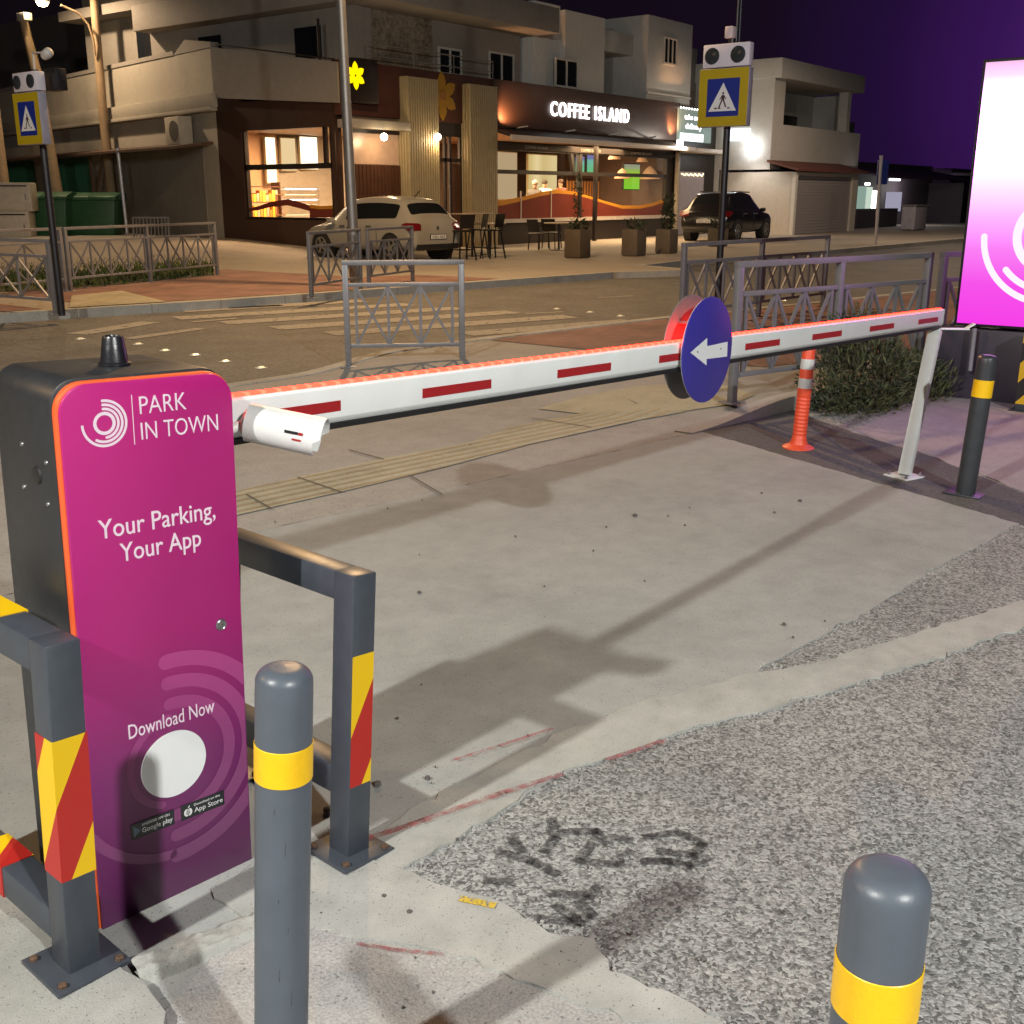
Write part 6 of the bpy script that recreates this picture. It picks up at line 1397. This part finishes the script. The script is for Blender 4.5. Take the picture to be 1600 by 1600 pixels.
def build_car(name, label, st, kz, paint, loc, rot, cfg, group=None):
    g = thing(name, label, 'car', loc, rot, group)
    bm, T_, n = car_mesh(st, kz)
    left, right = 5, n - 6
    groups = [(1, [T_[(i, left)] for i in cfg['side']]), (2, [T_[(i, right)] for i in cfg['side']]),
              (3, [T_[(cfg['rear'], j)] for j in (6, 7, 8, 9)]), (4, [T_[(cfg['front'], j)] for j in (6, 7, 8, 9)])]
    for k, fs_ in groups:
        bmesh.ops.inset_region(bm, faces=fs_, thickness=.018 if k < 3 else .03, depth=0)
        for f in fs_: f.material_index = k
    bmesh.ops.triangulate(bm, faces=[f for f in bm.faces if len(f.verts) > 4])
    me = bpy.data.meshes.new('body'); bm.to_mesh(me); bm.free()
    o = bpy.data.objects.new('body', me); COL.objects.link(o)
    for k in range(5): me.materials.append(paint)
    o.modifiers.new('sub', 'SUBSURF').levels = 2
    dg = bpy.context.evaluated_depsgraph_get(); dg.update(); m2 = bpy.data.meshes.new_from_object(o.evaluated_get(dg)); bpy.data.objects.remove(o)
    for k, nm in ((0, 'body'), (1, 'side_window'), (2, 'side_window'), (3, 'rear_window'), (4, 'windscreen')):
        bm = bmesh.new(); bm.from_mesh(m2); bmesh.ops.delete(bm, geom=[f for f in bm.faces if f.material_index != k], context='FACES')
        for f in bm.faces: f.material_index = 0; f.smooth = True
        mm = bpy.data.meshes.new(nm); bm.to_mesh(mm); bm.free(); mm.materials.clear(); mm.materials.append(paint if k == 0 else M_CARGL); ob = link(nm, mm, g)
        if k == 0: body_ = ob
    WR = cfg['wr']
    for x in cfg['wheels']:
        for sy in (-1, 1):
            y = sy * (cfg['hw'] - .105)
            mb = MB(); mb.lathe([(WR * 1.13, -.15), (WR * 1.13, .112)], (x, y, WR), 28, Matrix.Rotation(R(-90 * sy), 3, 'X')); mb.build('wheel_arch', M_BLACK, g)
            mb = MB(); mb.lathe([(WR * .62, .09), (WR * .70, .118), (WR * .93, .122), (WR, .09), (WR, -.09), (WR * .9, -.10)], (x, y, WR), 28, Matrix.Rotation(R(-90 * sy), 3, 'X')); wl = mb.build('wheel', M_TYRE, g, smooth=40)
            mb = MB(); AX = Matrix.Rotation(R(-90 * sy), 3, 'X')
            mb.lathe([(WR * .66, .105), (WR * .64, .122), (WR * .56, .118)], (x, y, WR), 28, AX, caps=False); mb.lathe([(WR * .16, .10), (WR * .14, .122), (.01, .124)], (x, y, WR), 14, AX)
            for q in range(5):
                a = 2 * math.pi * q / 5; c, s_ = math.cos(a), math.sin(a); mb.bar((x + c * WR * .12, y + sy * .114, WR + s_ * WR * .12), (x + c * WR * .62, y + sy * .114, WR + s_ * WR * .62), .05, .015, (0, sy, 0))
            mb.build('rim', mat('alloy rim', (.42, .42, .42), .3, .8), wl)
    return g, body_
M_CARGL = mat('tinted car glass', (.010, .011, .013), .04, var=0, spec=.8); M_TYRE = mat('tyre rubber', (.014, .014, .015), .8)
M_CARW = mat('champagne white car paint', (.27, .258, .225), .22, .0, var=.02); M_CARB = mat('black car paint', (.012, .011, .013), .14, .0, var=.02, spec=.7)
M_TAIL = mat('red tail lamp', (.10, .006, .008), .15, var=0, emit=(1, .03, .02), estr=.01)
HB = [(0.0, .70, .34, .62, .66, .58), (.05, .81, .27, .88, .915, .70), (.13, .855, .25, .975, 1.0, .70), (.17, .86, .25, .985, 1.035, .69), (.56, .872, .23, .985, 1.36, .57), (.66, .874, .23, .98, 1.40, .575), (1.15, .876, .22, .965, 1.44, .59), (1.75, .876, .22, .945, 1.445, .595), (2.30, .876, .22, .925, 1.40, .58), (2.42, .876, .22, .92, 1.37, .575), (3.02, .872, .23, .905, .985, .70), (3.12, .87, .23, .90, .955, .70), (3.55, .85, .25, .82, .86, .64), (3.88, .80, .27, .69, .74, .58), (4.0, .70, .32, .56, .62, .50), (4.05, .60, .36, .50, .55, .45)]
CFG = dict(side=[4, 5, 6, 7, 8, 9], rear=3, front=9, wheels=(.72, 3.24), wr=.31, hw=.872)
CFG['side'] = [4, 5, 6, 7, 8]; 
hb, hbody = build_car('hatchback_car', 'champagne white hatchback parked in front of the coffee shop with its tail to the road', HB, 1.0, M_CARW, (19.78, 17.35, .12), (0, 0, R(86)), CFG)
def car_bits(g, body_, hw, ztail, plate, sc=1.0, hatch_dark=True):
    for sy in (-1, 1):
        mb = MB(); mb.prism([(.115, sy * hw * .99, ztail - .09), (.09, sy * hw * .60, ztail - .075), (.11, sy * hw * .57, ztail + .05), (.155, sy * hw * .62, ztail + .085), (.20, sy * hw * .98, ztail + .095), (.34, sy * hw * 1.0, ztail + .06)], (-.085, sy * .022, 0)); mb.build('tail_lamp', M_TAIL, g, bevel=.008)
        mb = MB(); mb.box(2.62, 2.80, sy * (hw + .02), sy * (hw + .18), ztail + .06, ztail + .19); mb.build('mirror', M_CARW if hatch_dark else M_CARB, g, bevel=.03)
        mb = MB()
        for x in (1.35, 2.30): mb.bar((x, sy * (hw + .012), ztail + .0), (x + .19, sy * (hw + .012), ztail + .0), .025, .03)
        mb.build('door_handles', M_STEEL, g)
        mb = MB()
        for x in (1.18, 2.20): mb.bar((x, sy * (hw + .001), .35 * sc), (x + .02, sy * (hw + .001), ztail), .005, .008)
        mb.build('door_gaps', M_BLACK, g)
    mb = MB(); mb.box(-.012, .05, -.27, .27, .50 * sc, .62 * sc); pl_ = mb.build('number_plate', mat('plate black surround', (.02, .02, .02), .5), g, bevel=.004)
    mb = MB(); mb.box(-.016, -.0125, -.25, .25, .513 * sc, .607 * sc); mb.build('plate_face', mat('white plate', (.62, .62, .60), .4), pl_)
    M_ = Matrix.Translation((-.0175, .20, .525 * sc)) @ Matrix.Rotation(R(-90), 4, 'Z'); put_text('lettering', plate, M_BLACK, pl_, M_, .40, .065, depth=.001)
    mb = MB(); mb.box(-.012, .06, -hw * .78, hw * .78, .27 * sc, .40 * sc); mb.build('rear_skirt', M_BLACK, g, bevel=.02)
car_bits(hb, hbody, .872, .79, 'KBU 065')
mb = MB(); mb.lathe([(.045, 0), (.044, .008), (.02, .01)], (.02, 0, .76), 18, Matrix.Rotation(R(-90), 3, 'Y')); mb.build('tailgate_badge', M_STEEL, hb)
mb = MB(); mb.bar((.78, 0, 1.46), (.58, 0, 1.60), .02, .014); mb.build('aerial', M_BLACK, hb)
SV = [(x * 1.055, w * 1.035, z0 * 1.15, zb * 1.13, zr * 1.105, wr * 1.03) for x, w, z0, zb, zr, wr in HB]
CF2 = dict(CFG); CF2.update(wheels=(.78, 3.40), wr=.345, hw=.902)
sv, svb = build_car('suv_car', 'glossy black compact suv parked beyond the planters in front of the takeaway', SV, 1.0, M_CARB, (33.6, 17.75, .12), (0, 0, R(4)), CF2)
car_bits(sv, svb, .902, .90, 'MZA 214', 1.2, False)
mb = MB(); 
for sy in (-1, 1): mb.bar((.85, sy * .56, 1.62), (2.45, sy * .56, 1.60), .04, .04)
mb.build('roof_rails', M_STEEL, sv)
